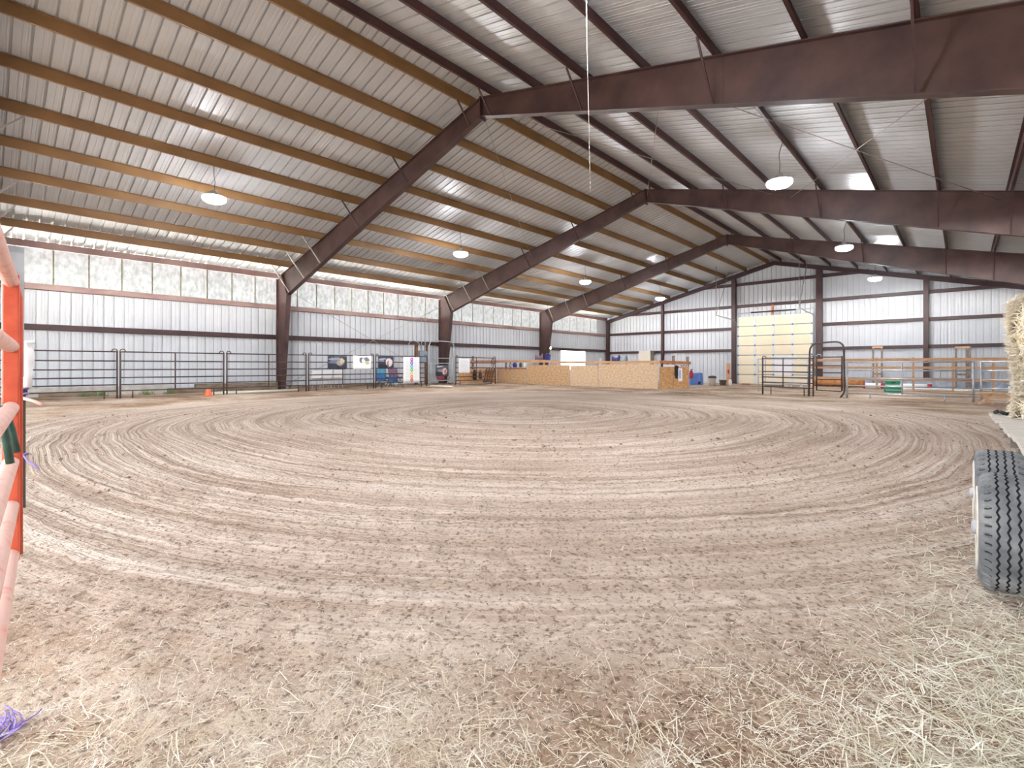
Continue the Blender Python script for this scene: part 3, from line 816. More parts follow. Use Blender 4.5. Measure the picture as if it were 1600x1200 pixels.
# ------------------------------------------------------------------ things behind the left fence
def white_chair(px, label):
    X = -21.7; y = onX(px, X); z = gz(X, y)
    t = thing('plastic_chair', label, 'chair', (X, y, z), -0.05, 'white chairs against the left wall')
    w = 0.21
    b = MB(); b.prism([(-0.20, 0.50), (0.14, 0.46), (0.2, 0.43), (0.2, 0.46), (0.14, 0.49), (-0.19, 0.53)], -w, w); build(b, 'seat', 'white_plastic', t, local=True, bevel=0.008)
    b = MB(); b.prism([(-0.20, 0.5), (-0.17, 0.5), (-0.26, 0.86), (-0.285, 0.86)], -w, w)
    o = build(b, 'backrest', 'white_plastic', t, local=True, bevel=0.01)
    for s in (-1, 1):
        b = MB().tube([(0.2, s * 0.19, -0.01), (0.14, s * 0.19, 0.45)], 0.011, 6); build(b, 'leg', 'galv', t, local=True)
        b = MB().tube([(-0.28, s * 0.19, -0.01), (-0.18, s * 0.19, 0.5)], 0.011, 6); build(b, 'leg', 'galv', t, local=True)
    b = MB().tube([(0.17, -0.19, 0.2), (0.17, 0.19, 0.2)], 0.009, 6); build(b, 'stretcher', 'galv', t, local=True)
# the chairs stand with their backs towards the arena
def face_back(o): o.rotation_euler = (0, 0, PI - 0.1)
for px, l in ((491.5, 'white plastic chair behind the left fence, leftmost of the row of three'), (508.5, 'white plastic chair behind the left fence, middle of the row of three'), (525.5, 'white plastic chair behind the left fence, right end under the first banner')):
    white_chair(px, l)
for o in list(COL.objects):
    if o.name.startswith('plastic_chair'): face_back(o)
def camp_chair(px, X, ms, mb_, label, h=0.92, rz=0.0):
    y = onX(px, X); z = gz(X, y)
    t = thing('camp_chair', label, 'camp chair', (X, y, z), rz, 'folding camp chairs behind the left fence')
    k = h / 0.92
    b = MB().prism([(-0.22, 0.40 * k), (0.2, 0.44 * k), (0.25, 0.46 * k), (0.25, 0.48 * k), (0.2, 0.46 * k), (-0.22, 0.42 * k)], -0.25, 0.25); build(b, 'seat', ms, t, local=True)
    vs = []; fs = []
    for sd in (0, 1):
        for i in range(7):
            q = i / 6; yy = -0.27 + 0.54 * q
            for j in range(4):
                zz = (0.44 + 0.48 * j / 3) * k; xx = -0.2 - 0.14 * j / 3 - 0.05 * math.sin(PI * q) - 0.012 * sd
                vs.append((xx, yy, zz))
    for sd in (0, 1):
        for i in range(6):
            for j in range(3):
                a = sd * 28 + i * 4 + j; fs.append((a, a + 1, a + 5, a + 4))
    b = MB().add(vs, fs, True); build(b, 'backrest', mb_, t, local=True)
    for s in (-1, 1):
        for a_, b_ in (((0.26, s * 0.27, 0), (-0.24, s * 0.27, 0.5 * k)), ((-0.28, s * 0.27, 0), (0.24, s * 0.27, 0.6 * k))):
            q = MB().tube([a_, b_], 0.011, 6); build(q, 'leg', 'charcoal', t, local=True)
        q = MB().tube([(-0.22, s * 0.27, 0.4 * k), (-0.34, s * 0.27, 0.94 * k)], 0.011, 6); build(q, 'back_post', 'charcoal', t, local=True)
        q = MB().box(-0.26, 0.26, s * 0.27 - 0.035, s * 0.27 + 0.035, 0.6 * k, 0.62 * k); build(q, 'armrest', ms, t, local=True)
camp_chair(600.5, -21.9, 'camp_blue', 'teal', 'teal-backed folding camp chair behind the dark pale-horse banner')
camp_chair(619, -21.9, 'burgundy', 'mauve', 'mauve and burgundy camp chair beside the rainbow chart')
camp_chair(600, -21.2, 'black', 'camp_blue', 'bright blue camp chair in front of the teal one', 0.62)
camp_chair(619, -20.55, 'navy', 'camp_blue', 'low blue camp chair close to the pipe fence', 0.5)
camp_chair(693, -21.4, 'navy', 'red', 'red-backed camp chair behind the galvanised walk-through gate', 0.62)
# electrical box on timber posts
for px, l in ((650.3, 'brown timber post left of the grey electrical box'), (666, 'brown timber post right of the grey electrical box')):
    X = -22.4; y = onX(px, X); z = gz(X, y)
    b = MB().box(X - 0.07, X + 0.07, y - 0.07, y + 0.07, z - 0.1, zat(px, 536.5, X, y)); tag(build(b, 'timber_post', 'brown_wood', base=(X, y, z)), l, 'post', 'timber posts of the electrical stand')
X = -22.32; ya, yb = onX(655, X), onX(664.5, X); zb, zt = zat(660, 566, X, ya), zat(660, 549, X, ya)
t = thing('electrical_box', 'grey electrical box with conduits between two timber posts on left wall', 'electrical box', (X, (ya + yb) / 2, zb))
b = MB().box(X, X + 0.2, ya, yb, zb, zt); build(b, 'enclosure', 'grey_box', t, bevel=0.01)
b = MB().box(X + 0.2, X + 0.215, ya + 0.03, yb - 0.03, zb + 0.05, zt - 0.03); build(b, 'cover', 'grey_box', t, bevel=0.004)
for yy in (ya + 0.08, yb - 0.08):
    b = MB().tube([(X + 0.1, yy, zt - 0.01), (X + 0.1, yy, 3.6)], 0.025, 8); build(b, 'conduit', 'galv', t)
b = MB().box(X - 0.06, X - 0.001, ya - 0.02, yb + 0.02, zb - 0.05, zt + 0.05); build(b, 'mounting_board', 'lumber_grey', t)

# ground timbers, pole, cone and weeds at the foot of the left fence
def timber(X, pa, pb, h, w_, m, label, dz=0.0, name='timber'):
    ya, yb = onX(pa, X), onX(pb, X); z = gz(X, (ya + yb) / 2)
    b = MB().box(X - w_ / 2, X + w_ / 2, ya, yb, z - 0.06 + dz, z + h + dz)
    tag(build(b, name, m, base=(X, (ya + yb) / 2, z + dz), bevel=0.012), label, 'timber', 'timbers at the foot of the left wall')
timber(-23.2, 36, 268, 0.3, 0.22, 'concrete', 'long pale concrete curb at the left wall behind the leftmost panel', name='curb')
timber(-22.6, 60, 150, 0.16, 0.2, 'old_timber', 'dark weathered timber on the ground under the leftmost panel')
timber(-22.6, 262, 336, 0.2, 0.24, 'old_timber', 'weathered timber on the ground behind the orange cone')
timber(-23.1, 305, 432, 0.32, 0.3, 'old_timber', 'stacked grey timber against the wall just left of the nearest column')
timber(-23.0, 452, 600, 0.14, 0.2, 'old_timber', 'low dark timber along the wall beneath the white chairs')
A = onG(332, 616.5); B = onG(466, 611.5)
b = MB().tube([A + Vector((0, 0, 0.05)), B + Vector((0, 0, 0.05))], 0.055, 12)
tag(build(b, 'ground_pole', 'cream', base=A), 'long white pole lying on the dirt by the cone and nearest column', 'pole')
A = onG(673, 604); B = onG(707, 605.5)
b = MB().tube([A + Vector((0, 0, 0.04)), B + Vector((0, 0, 0.04))], 0.045, 12)
tag(build(b, 'ground_pole', 'cream', base=A), 'short white pole lying under the galvanised walk-through gate', 'pole')
A = Vector((XF + 0.35, onX(720, XF + .35), 0)); B = Vector((XF + 0.25, onX(766, XF + .25), 0)); A.z = gz(A.x, A.y); B.z = gz(B.x, B.y)
b = MB().tube([A + Vector((0, 0, 0.05)), B + Vector((0, 0, 0.07))], 0.06, 12)
tag(build(b, 'ground_pole', 'lumber_grey', base=A), 'grey pole lying under the panel with the white notice', 'pole')
c = onG(325.5, 618.5); t = thing('traffic_cone', 'small orange traffic cone at the foot of the left fence', 'cone', c)
b = MB().lathe([(0.13, 0.02), (0.105, 0.06), (0.07, 0.22), (0.045, 0.235), (0.03, 0.24)], (c.x, c.y, c.z), 20); build(b, 'body', 'cone', t)
b = MB().box(c.x - 0.14, c.x + 0.14, c.y - 0.14, c.y + 0.14, c.z - 0.02, c.z + 0.025); build(b, 'base', 'cone', t, bevel=0.006)
for px, py, l, s_ in ((157, 621, 'tuft of green weeds by the post between the first two pipe panels', 1.2), (229, 619, 'tuft of green weeds under the second pipe panel', 1.0), (264, 617.5, 'low tuft of green weeds right of the second panel middle', 0.8), (130, 622, 'sparse green weeds under the leftmost pipe panel', 0.8)):
    X = -22.3; y = onX(px, X); z = gz(X, y); b = MB()
    for q in range(60):
        a = random.uniform(0, 2 * PI); r0 = random.uniform(0, 0.16) * s_; L = random.uniform(0.06, 0.2) * s_
        p = Vector((X + r0 * math.cos(a), y + 1.6 * r0 * math.sin(a), z - 0.01)); q_ = p + Vector((random.uniform(-.06, .06), random.uniform(-.06, .06), L)); m_ = (p + q_) / 2 + Vector((0, 0.012, 0.01))
        b.add([p, p + Vector((0, 0.012, 0)), m_, q_], [(0, 1, 2), (0, 2, 3)])
    tag(build(b, 'weed_tuft', 'weed', base=(X, y, z)), l, 'weeds', 'weeds along the left wall')

# ------------------------------------------------------------------ plywood pen
YP = 22.3
def osb(pa, pb, pyt, m, label, Y=YP, pyb=None, th=0.02):
    x0, x1 = onYx(pa, Y), onYx(pb, Y); xm = (x0 + x1) / 2; zb = gz(xm, Y) - 0.02
    if pyb: zb = max(zb, zat((pa + pb) / 2, pyb, xm, Y))
    zt = zat((pa + pb) / 2, pyt, xm, Y)
    b = MB().box(x0 + 0.02, x1 - 0.02, Y, Y + th, zb, zt); tag(build(b, 'plywood_sheet', m, base=(xm, Y, zb)), label, 'plywood sheet', 'plywood sheets of the pen')
    return x0, x1, zb, zt
XPN = -21.6
ya_, yb_ = onX(716, XPN), onX(775.5, XPN)
b = MB().box(XPN - 0.02, XPN, ya_, yb_, gz(XPN, ya_) - 0.02, zat(745, 577, XPN, (ya_ + yb_) / 2)); tag(build(b, 'plywood_sheet', 'osb_warm', base=(XPN, ya_, 0)), 'brown strand board of the pen seen through the panel with the notice', 'plywood sheet', 'plywood sheets of the pen')
def xz_(px, py, X): return (X, onX(px, X), zat(px, py, X, onX(px, X)))
osb(776, 823.5, 577, 'osb', 'low strand board sheet at the left end of the pen front, under blue straps', Y=22.35)
osb(823.5, 890.5, 570.5, 'osb', 'tan strand board sheet on the pen front below the blue bucket')
osb(890.5, 934.5, 571, 'osb_pale', 'narrow pale strand board sheet on the pen front, under the bright window', Y=22.28)
osb(934.5, 1028.5, 569, 'osb_pale', 'widest pale strand board sheet of the pen front, beside the corner', Y=22.26)
cor = Vector((onYx(1029.5, YP), YP, 0)); cor.z = gz(cor.x, cor.y); a_, b_ = ray(1077); d2 = 24.4; far = Vector((a_ * d2, b_ * d2, 0)); far.z = gz(far.x, far.y)
L = (far - cor).xy.length; rz = math.atan2(far.y - cor.y, far.x - cor.x)
SIDE = Matrix.Translation(cor) @ Matrix.Rotation(rz, 4, 'Z')
for k, (s0, s1, l) in enumerate(((0.02, 0.46, 'orange strand board on the pen side, nearest its front corner'), (0.47, 0.98, 'orange strand board on the pen side where the black halter hangs'))):
    b = MB().box(L * s0, L * s1, -0.01, 0.01, -0.04, 1.07).xf(SIDE); p = SIDE @ Vector((L * (s0 + s1) / 2, 0, 0))
    tag(build(b, 'plywood_sheet', 'osb_warm', base=p), l, 'plywood sheet', 'plywood sheets of the pen')
def beam(a, b, w_, h, m, label, name='wood_rail', cat='rail', group='rails of the plywood pen'):
    mb = MB().bar(a, b, w_, h); tag(build(mb, name, m, base=((Vector(a) + Vector(b)) / 2)), label, cat, group)
def pyz(px, py, Y): return (onYx(px, Y), Y, zat(px, py, onYx(px, Y), Y))
beam(xz_(736, 565.2, -21.56), pyz(776, 565, 22.3), 0.05, 0.15, 'lumber_red', 'reddish top rail behind the panel with the white notice')
beam(pyz(776.5, 565, 22.3), pyz(826, 564.5, 22.3), 0.05, 0.15, 'lumber', 'tan top rail over the blue halter at the left end of the pen')
beam(xz_(735, 574.5, -21.56), pyz(776, 575.2, 22.3), 0.05, 0.09, 'lumber_red', 'reddish lower rail behind the panel with the white notice')
beam(pyz(776.5, 575.2, 22.3), pyz(822, 575.8, 22.3), 0.05, 0.09, 'lumber_red', 'reddish lower rail above the low strand board sheet')
beam(pyz(824, 564.3, 22.24), pyz(861, 564.6, 22.24), 0.05, 0.14, 'lumber', 'short tan top rail in front of the blue bucket')
beam(pyz(861, 566, 22.22), pyz(944, 566.2, 22.22), 0.05, 0.13, 'lumber', 'pale top rail under the bright window on the pen front')
beam(pyz(943, 566.2, 22.17), pyz(1031, 565.6, 22.17), 0.05, 0.13, 'lumber', 'pale top rail over the widest strand board sheet')
mb = MB().bar((0, -0.03, 1.31), (L + 0.05, -0.03, 1.26), 0.05, 0.14).xf(SIDE); tag(build(mb, 'wood_rail', 'lumber_red', base=SIDE @ Vector((L / 2, 0, 1.28))), 'orange top rail on the side of the plywood pen', 'rail', 'rails of the plywood pen')
def post(px, Y, pyt, w_, m, label, group='posts of the plywood pen', x=None):
    x = onYx(px, Y) if x is None else x; z = gz(x, Y)
    mb = MB().box(x - w_ / 2, x + w_ / 2, Y - w_ / 2, Y + w_ / 2, z - 0.1, zat(px, pyt, x, Y)); tag(build(mb, 'wood_post', m, base=(x, Y, z), bevel=0.006), label, 'post', group)
post(739, onX(739, -21.7), 556.5, 0.12, 'lumber_grey', 'grey wooden post behind the panel with the white notice')
post(938.5, 22.45, 559.5, 0.09, 'white_paint', 'white post top showing above the pale top rail')
post(850, 22.45, 562, 0.1, 'lumber', 'tan wooden post behind the pen front near the blue bucket')
post(1026, 22.45, 563, 0.1, 'lumber', 'tan wooden corner post of the plywood pen')
for s_, h, l in ((0.22, 1.4, 'orange wooden post at the corner end of the pen side'), (0.5, 1.62, 'tall greyish wooden post in the middle of the pen side'), (0.97, 1.58, 'greyish wooden post at the far end of the pen side')):
    mb = MB().box(L * s_ - 0.05, L * s_ + 0.05, 0.015, 0.11, -0.1, h).xf(SIDE); tag(build(mb, 'wood_post', 'lumber' if s_ < 0.3 else 'lumber_grey', base=SIDE @ Vector((L * s_, 0.06, 0))), l, 'post', 'posts of the plywood pen')
# slatted ramp seen through the panel next to the pen
y0p = onX(754, -21.45)
t = thing('slatted_pallet', 'brown pallet with slanting slats leaning behind the panel beside the pen', 'pallet', (-21.45, y0p, gz(-21.45, y0p)))
for k in range(4):
    b = MB().bar((-21.42, y0p + 0.05 + 0.2 * k, 0.0), (-21.50, y0p + 0.42 + 0.22 * k, 0.92), 0.03, 0.08, (0, 1, 0)); build(b, 'slat', 'brown_wood', t)
for z in (0.12, 0.72):
    b = MB().bar((-21.46, y0p + z * 0.35, z), (-21.46, y0p + 0.95 + z * 0.2, z), 0.04, 0.08); build(b, 'cross_board', 'brown_wood', t)
# tack and buckets in the pen
def bucket(c, r, h, m, label, handle=True, name='bucket', cat='bucket', rim=None):
    t = thing(name, label, cat, c)
    b = MB().lathe([(r * 0.75, 0), (r * 0.97, h * 0.96), (r * 1.05, h * 0.96), (r * 1.05, h), (r * 0.92, h), (r * 0.72, 0.03)], c, 20); build(b, 'body', m, t)
    if handle:
        pts = [(c[0], c[1] + r * math.cos(PI * k / 8) * 1.05, c[2] + h * 0.93 + r * 0.55 * math.sin(PI * k / 8)) for k in range(9)]
        build(MB().tube(pts, 0.008, 6), 'handle', 'galv', t)
# shelf that carries them
xs0, xs1 = onYx(832, 22.75), onYx(868, 22.75); zs = zat(850, 563.5, -18.5, 22.75)
b = MB().box(xs0, xs1, 22.55, 23.0, zs - 0.04, zs); t = thing('pen_shelf', 'plank shelf behind the pen front carrying the bucket and saddle', 'shelf', (xs0, 22.75, gz(xs0, 22.75))); build(b, 'plank', 'lumber', t)
for x in (xs0 + 0.05, xs1 - 0.05):
    build(MB().box(x - 0.04, x + 0.04, 22.75, 22.83, gz(x, 22.8) - 0.05, zs - 0.04), 'leg', 'lumber', t)
bucket((onYx(856, 22.75), 22.75, zs), 0.17, 0.36, 'blue', 'bright blue bucket on the pen shelf by the third frame column')
def saddle(c, label, m='charcoal', s=1.0, rz=0.0):
    t = thing('saddle', label, 'saddle', c, rz); vs = []; fs = []; n, k = 9, 8
    for i in range(n):
        u = i / (n - 1); hgt = 0.16 + 0.1 * (2 * u - 1) ** 2 + (0.06 if u > 0.85 else 0)
        for j in range(k):
            a = PI * (-0.15 + 1.3 * j / (k - 1)); w_ = 0.17 + 0.05 * math.sin(PI * u)
            vs.append(((u - 0.5) * 0.5 * s, w_ * math.cos(a) * s, (hgt * max(math.sin(a), -0.6) + 0.1) * s))
    for i in range(n - 1):
        for j in range(k - 1): a = i * k + j; fs.append((a, a + 1, a + k + 1, a + k))
    fs += [tuple(range(k)), tuple((n - 1) * k + j for j in reversed(range(k)))]
    build(MB().add(vs, fs, True), 'seat', m, t, local=True)
    build(MB().lathe([(0.03, 0), (0.025, 0.06), (0.045, 0.07), (0.04, 0.1), (0.01, 0.105)], (0.22 * s, 0, 0.3 * s), 12), 'horn', m, t, local=True)
    for sd in (-1, 1): build(MB().box(-0.08 * s, 0.08 * s, sd * 0.2 * s - 0.01, sd * 0.2 * s + 0.01, -0.02 * s, 0.14 * s), 'flap', m, t, local=True)
mat('saddle_brown', (120, 96, 110), 0.6, 0, var=0.25)
saddle((onYx(842, 22.75), 22.75, zs + 0.05), 'dusty mauve saddle on the pen shelf left of the blue bucket', 'saddle_brown', 0.9, 0.6)
# blanket heap near the far corner
x = onYx(968, 26.0); zsd = zat(968, 565.5, x, 26.0)
t = thing('saddle_rack', 'wooden saddle rack behind the widest strand board sheet', 'saddle rack', (x, 26.0, gz(x, 26)))
build(MB().box(x - 0.55, x + 0.55, 25.85, 26.15, zsd - 0.08, zsd), 'top_board', 'lumber', t)
for q in (-0.45, 0.45): build(MB().box(x + q - 0.04, x + q + 0.04, 25.96, 26.04, gz(x, 26) - 0.05, zsd - 0.08), 'leg', 'lumber', t)
saddle((x - 0.24, 26.0, zsd + 0.03), 'dark blue saddle with white pad above the widest strand board sheet', 'navy', 0.9, 0.2)
saddle((x + 0.28, 26.0, zsd + 0.03), 'pale grey saddle beside the dark blue one in the pen', 'grey_box', 0.8, -0.3)
# halters and bags hung on the pen rails
def hung_strap(px, pyt, pyb, Y, m, label, w_=0.05, name='halter', loops=2):
    x = onYx(px, Y); zt = zat(px, pyt, x, Y); zb = zat(px, pyb, x, Y); t = thing(name, label, 'halter', (x, Y, zb), 0, 'halters hung on the pen rails')
    for k in range(loops):
        H = (zt - zb) * (1 - 0.3 * k); pts = []
        for q in range(13):
            a = 2 * PI * q / 12; pts.append((x + w_ * (1.3 - 0.3 * k) * math.sin(a) + 0.03 * k, Y - 0.012 * k, zt - H / 2 + H / 2 * math.cos(a)))
        build(MB().tube(pts, 0.016, 6), 'strap', m if k == 0 else 'charcoal', t)
    return t
hung_strap(790.5, 566, 577.5, 22.3, 'charcoal', 'dark halter hung above the low strand board sheet, left of the blue one')
hung_strap(797.5, 566.5, 578, 22.3, 'blue', 'blue halter hung above the low strand board sheet')
hung_strap(770, 560, 573.5, onX(770, -21.3), 'black', 'black halter hung by the end post of the panel with the notice', 0.09)
hung_strap(1038.5, 569, 575.5, 22.75, 'charcoal', 'dark halter hung near the front corner on the pen side', 0.05)
hung_strap(1043, 568, 575, 23.05, 'black', 'small black halter, second along the pen side rail', 0.05)
def bag(px, pyt, pyb, Y, w_, m, label, dp=0.16, name='feed_bag', top_m=None):
    x = onYx(px, Y); zt = zat(px, pyt, x, Y); zb = zat(px, pyb, x, Y); H = zt - zb
    t = thing(name, label, 'bag', (x, Y, zb)); pr = []
    vs = []; fs = []; n, k = 6, 14
    for i in range(n):
        u = i / (n - 1); rr = (0.72, 1.0, 1.05, 0.98, 0.8, 0.5)[i]
        for j in range(k):
            a = 2 * PI * j / k; vs.append((x + w_ / 2 * rr * math.cos(a) * (1 + 0.07 * math.sin(3 * a + i)), Y + dp / 2 * rr * math.sin(a), zb + H * u))
    for i in range(n - 1):
        for j in range(k): j2 = (j + 1) % k; fs.append((i * k + j, i * k + j2, (i + 1) * k + j2, (i + 1) * k + j))
    fs += [tuple(reversed(range(k))), tuple((n - 1) * k + j for j in range(k))]
    build(MB().add(vs, fs, True), 'sack', m, t)
    build(MB().tube([(x - w_ * 0.2, Y, zt - 0.02), (x - w_ * 0.1, Y, zt + 0.1), (x + w_ * 0.1, Y, zt + 0.1), (x + w_ * 0.2, Y, zt - 0.02)], 0.012, 6), 'strap', m, t)
bag(804.5, 566, 574, 22.75, 0.36, 'blue', 'bright blue bag hung between the two reddish pen rails')
bag(813.5, 566, 573.8, 22.8, 0.2, 'dark_green', 'dark green bag hung right of the bright blue bag')
bag(819.5, 566.5, 575, 22.8, 0.22, 'white_plastic', 'small white bag hung at the right end of the reddish rails')
bag(741.5, 578, 594, onX(741.5, -21.4), 0.28, 'black', 'black tack bag hung behind the panel with the white notice')
bag(750.5, 580, 592, onX(750.5, -21.4), 0.24, 'charcoal', 'grey tack bag hung beside the black tack bag')
mb = MB(); mb.box(0.5 * L, 0.62 * L, -0.05, -0.012, 0.62, 1.12); mb.box(0.53 * L, 0.59 * L, -0.05, -0.012, 0.5, 0.62); mb.xf(SIDE)
tag(build(mb, 'leg_wrap', 'black', base=SIDE @ Vector((0.56 * L, -0.03, 0.5))), 'black wrap hanging from the rail of the pen side', 'wrap')
mb = MB(); mb.box(0.605 * L, 0.73 * L, -0.08, -0.055, 0.36, 1.0); mb.xf(SIDE); t = thing('towel', 'white towel with a blue stripe hung beside the black wrap', 'towel', SIDE @ Vector((0.66 * L, -0.06, 0.36)))
build(mb, 'cloth', 'white_paint', t); mb = MB(); mb.box(0.63 * L, 0.67 * L, -0.084, -0.08, 0.5, 0.92); mb.xf(SIDE); build(mb, 'stripe', 'bin_blue', t)
mb = MB().box(0.14 * L, 0.96 * L, 0.012, 0.02, 1.07, 1.19).xf(SIDE); wbn = thing('white_sign', 'white sign strip with dark marks along the top of pen side', 'sign', SIDE @ Vector((0.55 * L, 0.015, 1.07))); build(mb, 'board', 'white_paint', wbn)
def stroke(x0, z0, x1, z1, w_=0.028):
    return MB().bar((x0 * L, 0.008, z0), (x1 * L, 0.008, z1), 0.006, w_, (1, 0, 0)).xf(SIDE)
for (a, b, c, d_) in ((0.77, 1.16, 0.72, 1.13), (0.72, 1.13, 0.72, 1.1), (0.72, 1.1, 0.77, 1.085), (0.79, 1.085, 0.825, 1.17), (0.825, 1.17, 0.86, 1.085), (0.80, 1.11, 0.85, 1.11), (0.89, 1.085, 0.89, 1.17), (0.92, 1.085, 0.92, 1.17), (0.5, 1.16, 0.6, 1.13)):
    build(stroke(a, b, c, d_), 'painted_mark', 'black', wbn)
e_ = SIDE @ Vector((L + 0.1, -0.02, 0.5)); t = thing('fire_extinguisher', 'red fire extinguisher on the end of the pen side', 'fire extinguisher', e_)
build(MB().lathe([(0.06, 0), (0.085, 0.02), (0.085, 0.32), (0.05, 0.38), (0.025, 0.4), (0.025, 0.44)], e_, 16), 'cylinder', 'red', t); build(MB().box(e_.x - 0.02, e_.x + 0.09, e_.y - 0.015, e_.y + 0.015, e_.z + 0.43, e_.z + 0.46), 'handle', 'black', t)
# things between the pen and the far wall
def tote(pa, pb, pyt, pyb, m, label):
    A = onG(pa, pyb); B = onG(pb, pyb); W = (B - A).length; dd = -A.x * S_ + A.y * C_; H = (pyb - pyt) / F * dd
    t = thing('storage_bin', label, 'bin', A, math.atan2(B.y - A.y, B.x - A.x)); W2 = W * 0.8
    vs = [(0, 0, -0.02), (W2, 0, -0.02), (W2 + 0.25, 0.75, -0.02), (0.2, 0.75, -0.02), (0.06, 0.05, H * 0.97), (W2 - 0.04, 0.05, H), (W2 + 0.12, 0.62, H), (0.22, 0.62, H * 0.97)]
    build(MB().add(vs, [(3, 2, 1, 0), (4, 5, 6, 7), (0, 1, 5, 4), (1, 2, 6, 5), (2, 3, 7, 6), (3, 0, 4, 7)]), 'shell', m, t, local=True, bevel=0.03)
    for k in range(5):
        x = W2 * (0.12 + 0.19 * k); build(MB().bar((x, -0.008, 0.03), (x + (0.03 - 0.0 * k), 0.035, H * 0.9), 0.05, 0.03, (0, 1, 0)), 'rib', m, t, local=True)
    build(MB().add([(W2 + 0.006, -0.01, 0.02), (W2 + 0.256, 0.74, 0.02), (W2 + 0.13, 0.61, H - 0.03), (W2 - 0.03, 0.04, H - 0.03)], [(0, 1, 2, 3)]), 'side_panel', 'bin_blue_dark', t, local=True)
    build(MB().box(W2 * 0.62, W2 * 0.78, -0.02, 0.0, 0.02, 0.2), 'dark_opening', 'black', t, local=True)
tote(1078, 1104, 582.5, 601.5, 'bin_blue', 'blue ribbed plastic bin behind the pen, left of the trash can')
c = onG(1113, 602.5); dd = -c.x * S_ + c.y * C_; H = 15.5 / F * dd; t = thing('trash_can', 'cream trash can with a dark lid by the far wall', 'trash can', c)
build(MB().lathe([(0.17, -0.02), (0.2, H * 0.78), (0.215, H * 0.8)], c, 20), 'body', 'cream', t); build(MB().lathe([(0.235, H * 0.76), (0.24, H * 0.84), (0.2, H * 0.95), (0.05, H)], c, 20), 'lid', 'charcoal', t)
bucket(tuple(onG(1129.5, 601.8)), 0.22, 0.32, 'tank', 'low grey-brown feed tub right of the trash can', False, 'feed_tub', 'tub')
c = onG(1138, 601); b = MB().box(-0.12, 0.12, 0, 0.04, -0.03, 1.38).xf(Matrix.Translation(c) @ Matrix.Rotation(0.25, 4, 'Z') @ Matrix.Rotation(-0.06, 4, 'X'))
t = thing('leaning_board', 'tan plank with a red mark leaning at the left door jamb', 'board', c); build(b, 'plank', 'lumber', t)
build(MB().box(-0.04, 0.05, -0.012, 0.0, 0.72, 0.98).xf(Matrix.Translation(c) @ Matrix.Rotation(0.25, 4, 'Z') @ Matrix.Rotation(-0.06, 4, 'X')), 'red_mark', 'red', t)
c = onG(1141, 602.6); t = thing('white_jug', 'white plastic jug on the ground at the left door jamb', 'jug', c)
build(MB().lathe([(0.09, 0), (0.095, 0.28), (0.05, 0.36), (0.035, 0.40)], c, 16), 'bottle', 'white_plastic', t); build(MB().lathe([(0.04, 0.4), (0.04, 0.44)], c, 12), 'cap', 'red', t)
c = onG(1165, 601.5); b = MB().box(c.x - 0.22, c.x + 0.22, c.y - 0.1, c.y + 0.1, c.z - 0.02, c.z + 0.1); tag(build(b, 'brick_stack', mat('brick', (190, 130, 116), 0.9, 0, var=0.2), base=c, bevel=0.01), 'small reddish block on the ground before the overhead door', 'block')
# pale cabinet against the far wall
Yc = 38.0; x0, x1 = onYx(1002.5, Yc), onYx(1020.5, Yc); zt = zat(1010, 548.5, x0, Yc); zb = gz(x0, Yc)
t = thing('cabinet', 'tall pale cabinet with a tan side standing against the far wall', 'cabinet', ((x0 + x1) / 2, Yc, zb))
build(MB().box(x0, x1, Yc - 0.5, Yc + 0.1, zb - 0.02, zt), 'body', 'cream', t, bevel=0.01)
build(MB().box(x1 + 0.002, x1 + 0.04, Yc - 0.5, Yc + 0.1, zb - 0.02, zt), 'side_board', 'lumber_grey', t)
build(MB().box(x0 + 0.03, x1 - 0.03, Yc - 0.53, Yc - 0.505, zb + 0.1, zt - 0.05), 'door', 'cream', t)
# lamp-shaped glow added in place of a sun star at the third column
yb_ = FY[3] - 0.12; x = onYx(860, yb_) - 0.08; p = Vector((x, yb_, zat(861, 544, x, yb_)))
t = thing('sun_star_glow', 'small warm lamp-shaped glow added for a sun star at the third column', 'added glow', (x, p.y, p.z))
build(MB().lathe([(0.03, -0.12), (0.05, -0.1), (0.11, 0.02), (0.115, 0.02), (0.05, -0.08)], (x + 0.1, p.y, p.z), 14, 'x'), 'added_shade', 'galv', t); build(MB().lathe([(0.01, -0.02), (0.05, 0.0), (0.06, 0.03), (0.03, 0.06), (0.005, 0.065)], (x + 0.08, p.y, p.z), 12, 'x'), 'star_bulb', 'star_glow', t)
build(MB().box(x - 0.06, x, p.y - 0.02, p.y + 0.14, p.z - 0.02, p.z + 0.02), 'added_clamp', 'black', t)

# ------------------------------------------------------------------ right-hand fences
YR = 22.5
def rp_(px, Y=YR): x = onYx(px, Y); return (x, Y, gz(x, Y))
panel(rp_(1190.5), rp_(1272), 'short dark pipe panel left of the bow gate on the right', mid=0.42, rails=(1.52, 1.23, 0.96, 0.73, 0.51, 0.32), pr=0.03)
A = rp_(1263.5); B = rp_(1319.5)
t = thing('bow_gate', 'dark walk-through gate under a tall bent bow on the right', 'gate', A)
zt = zat(1290, 535, -4, YR)
build(MB().tube(rounded([(A[0], A[1] + 0.06, A[2]), (A[0] + 0.03, A[1] + 0.06, zt - 0.03), (B[0] - 0.02, B[1], zt + 0.03), (B[0], B[1], B[2] + 0.2), (B[0] - 0.14, B[1], B[2] - 0.02)], 0.34), 0.034, 10), 'bow_frame', 'dark_pipe', t)
lf = MB(); xa, xb = onYx(1275, YR) + 0.02, onYx(1315.5, YR); z0 = gz(xa, YR)
for py in (558, 571.5, 582.5, 593, 601.5): z = zat(1295, py, -3.9, YR); lf.tube([(xa, YR, z), (xb, YR, z - 0.0)], 0.021, 8)
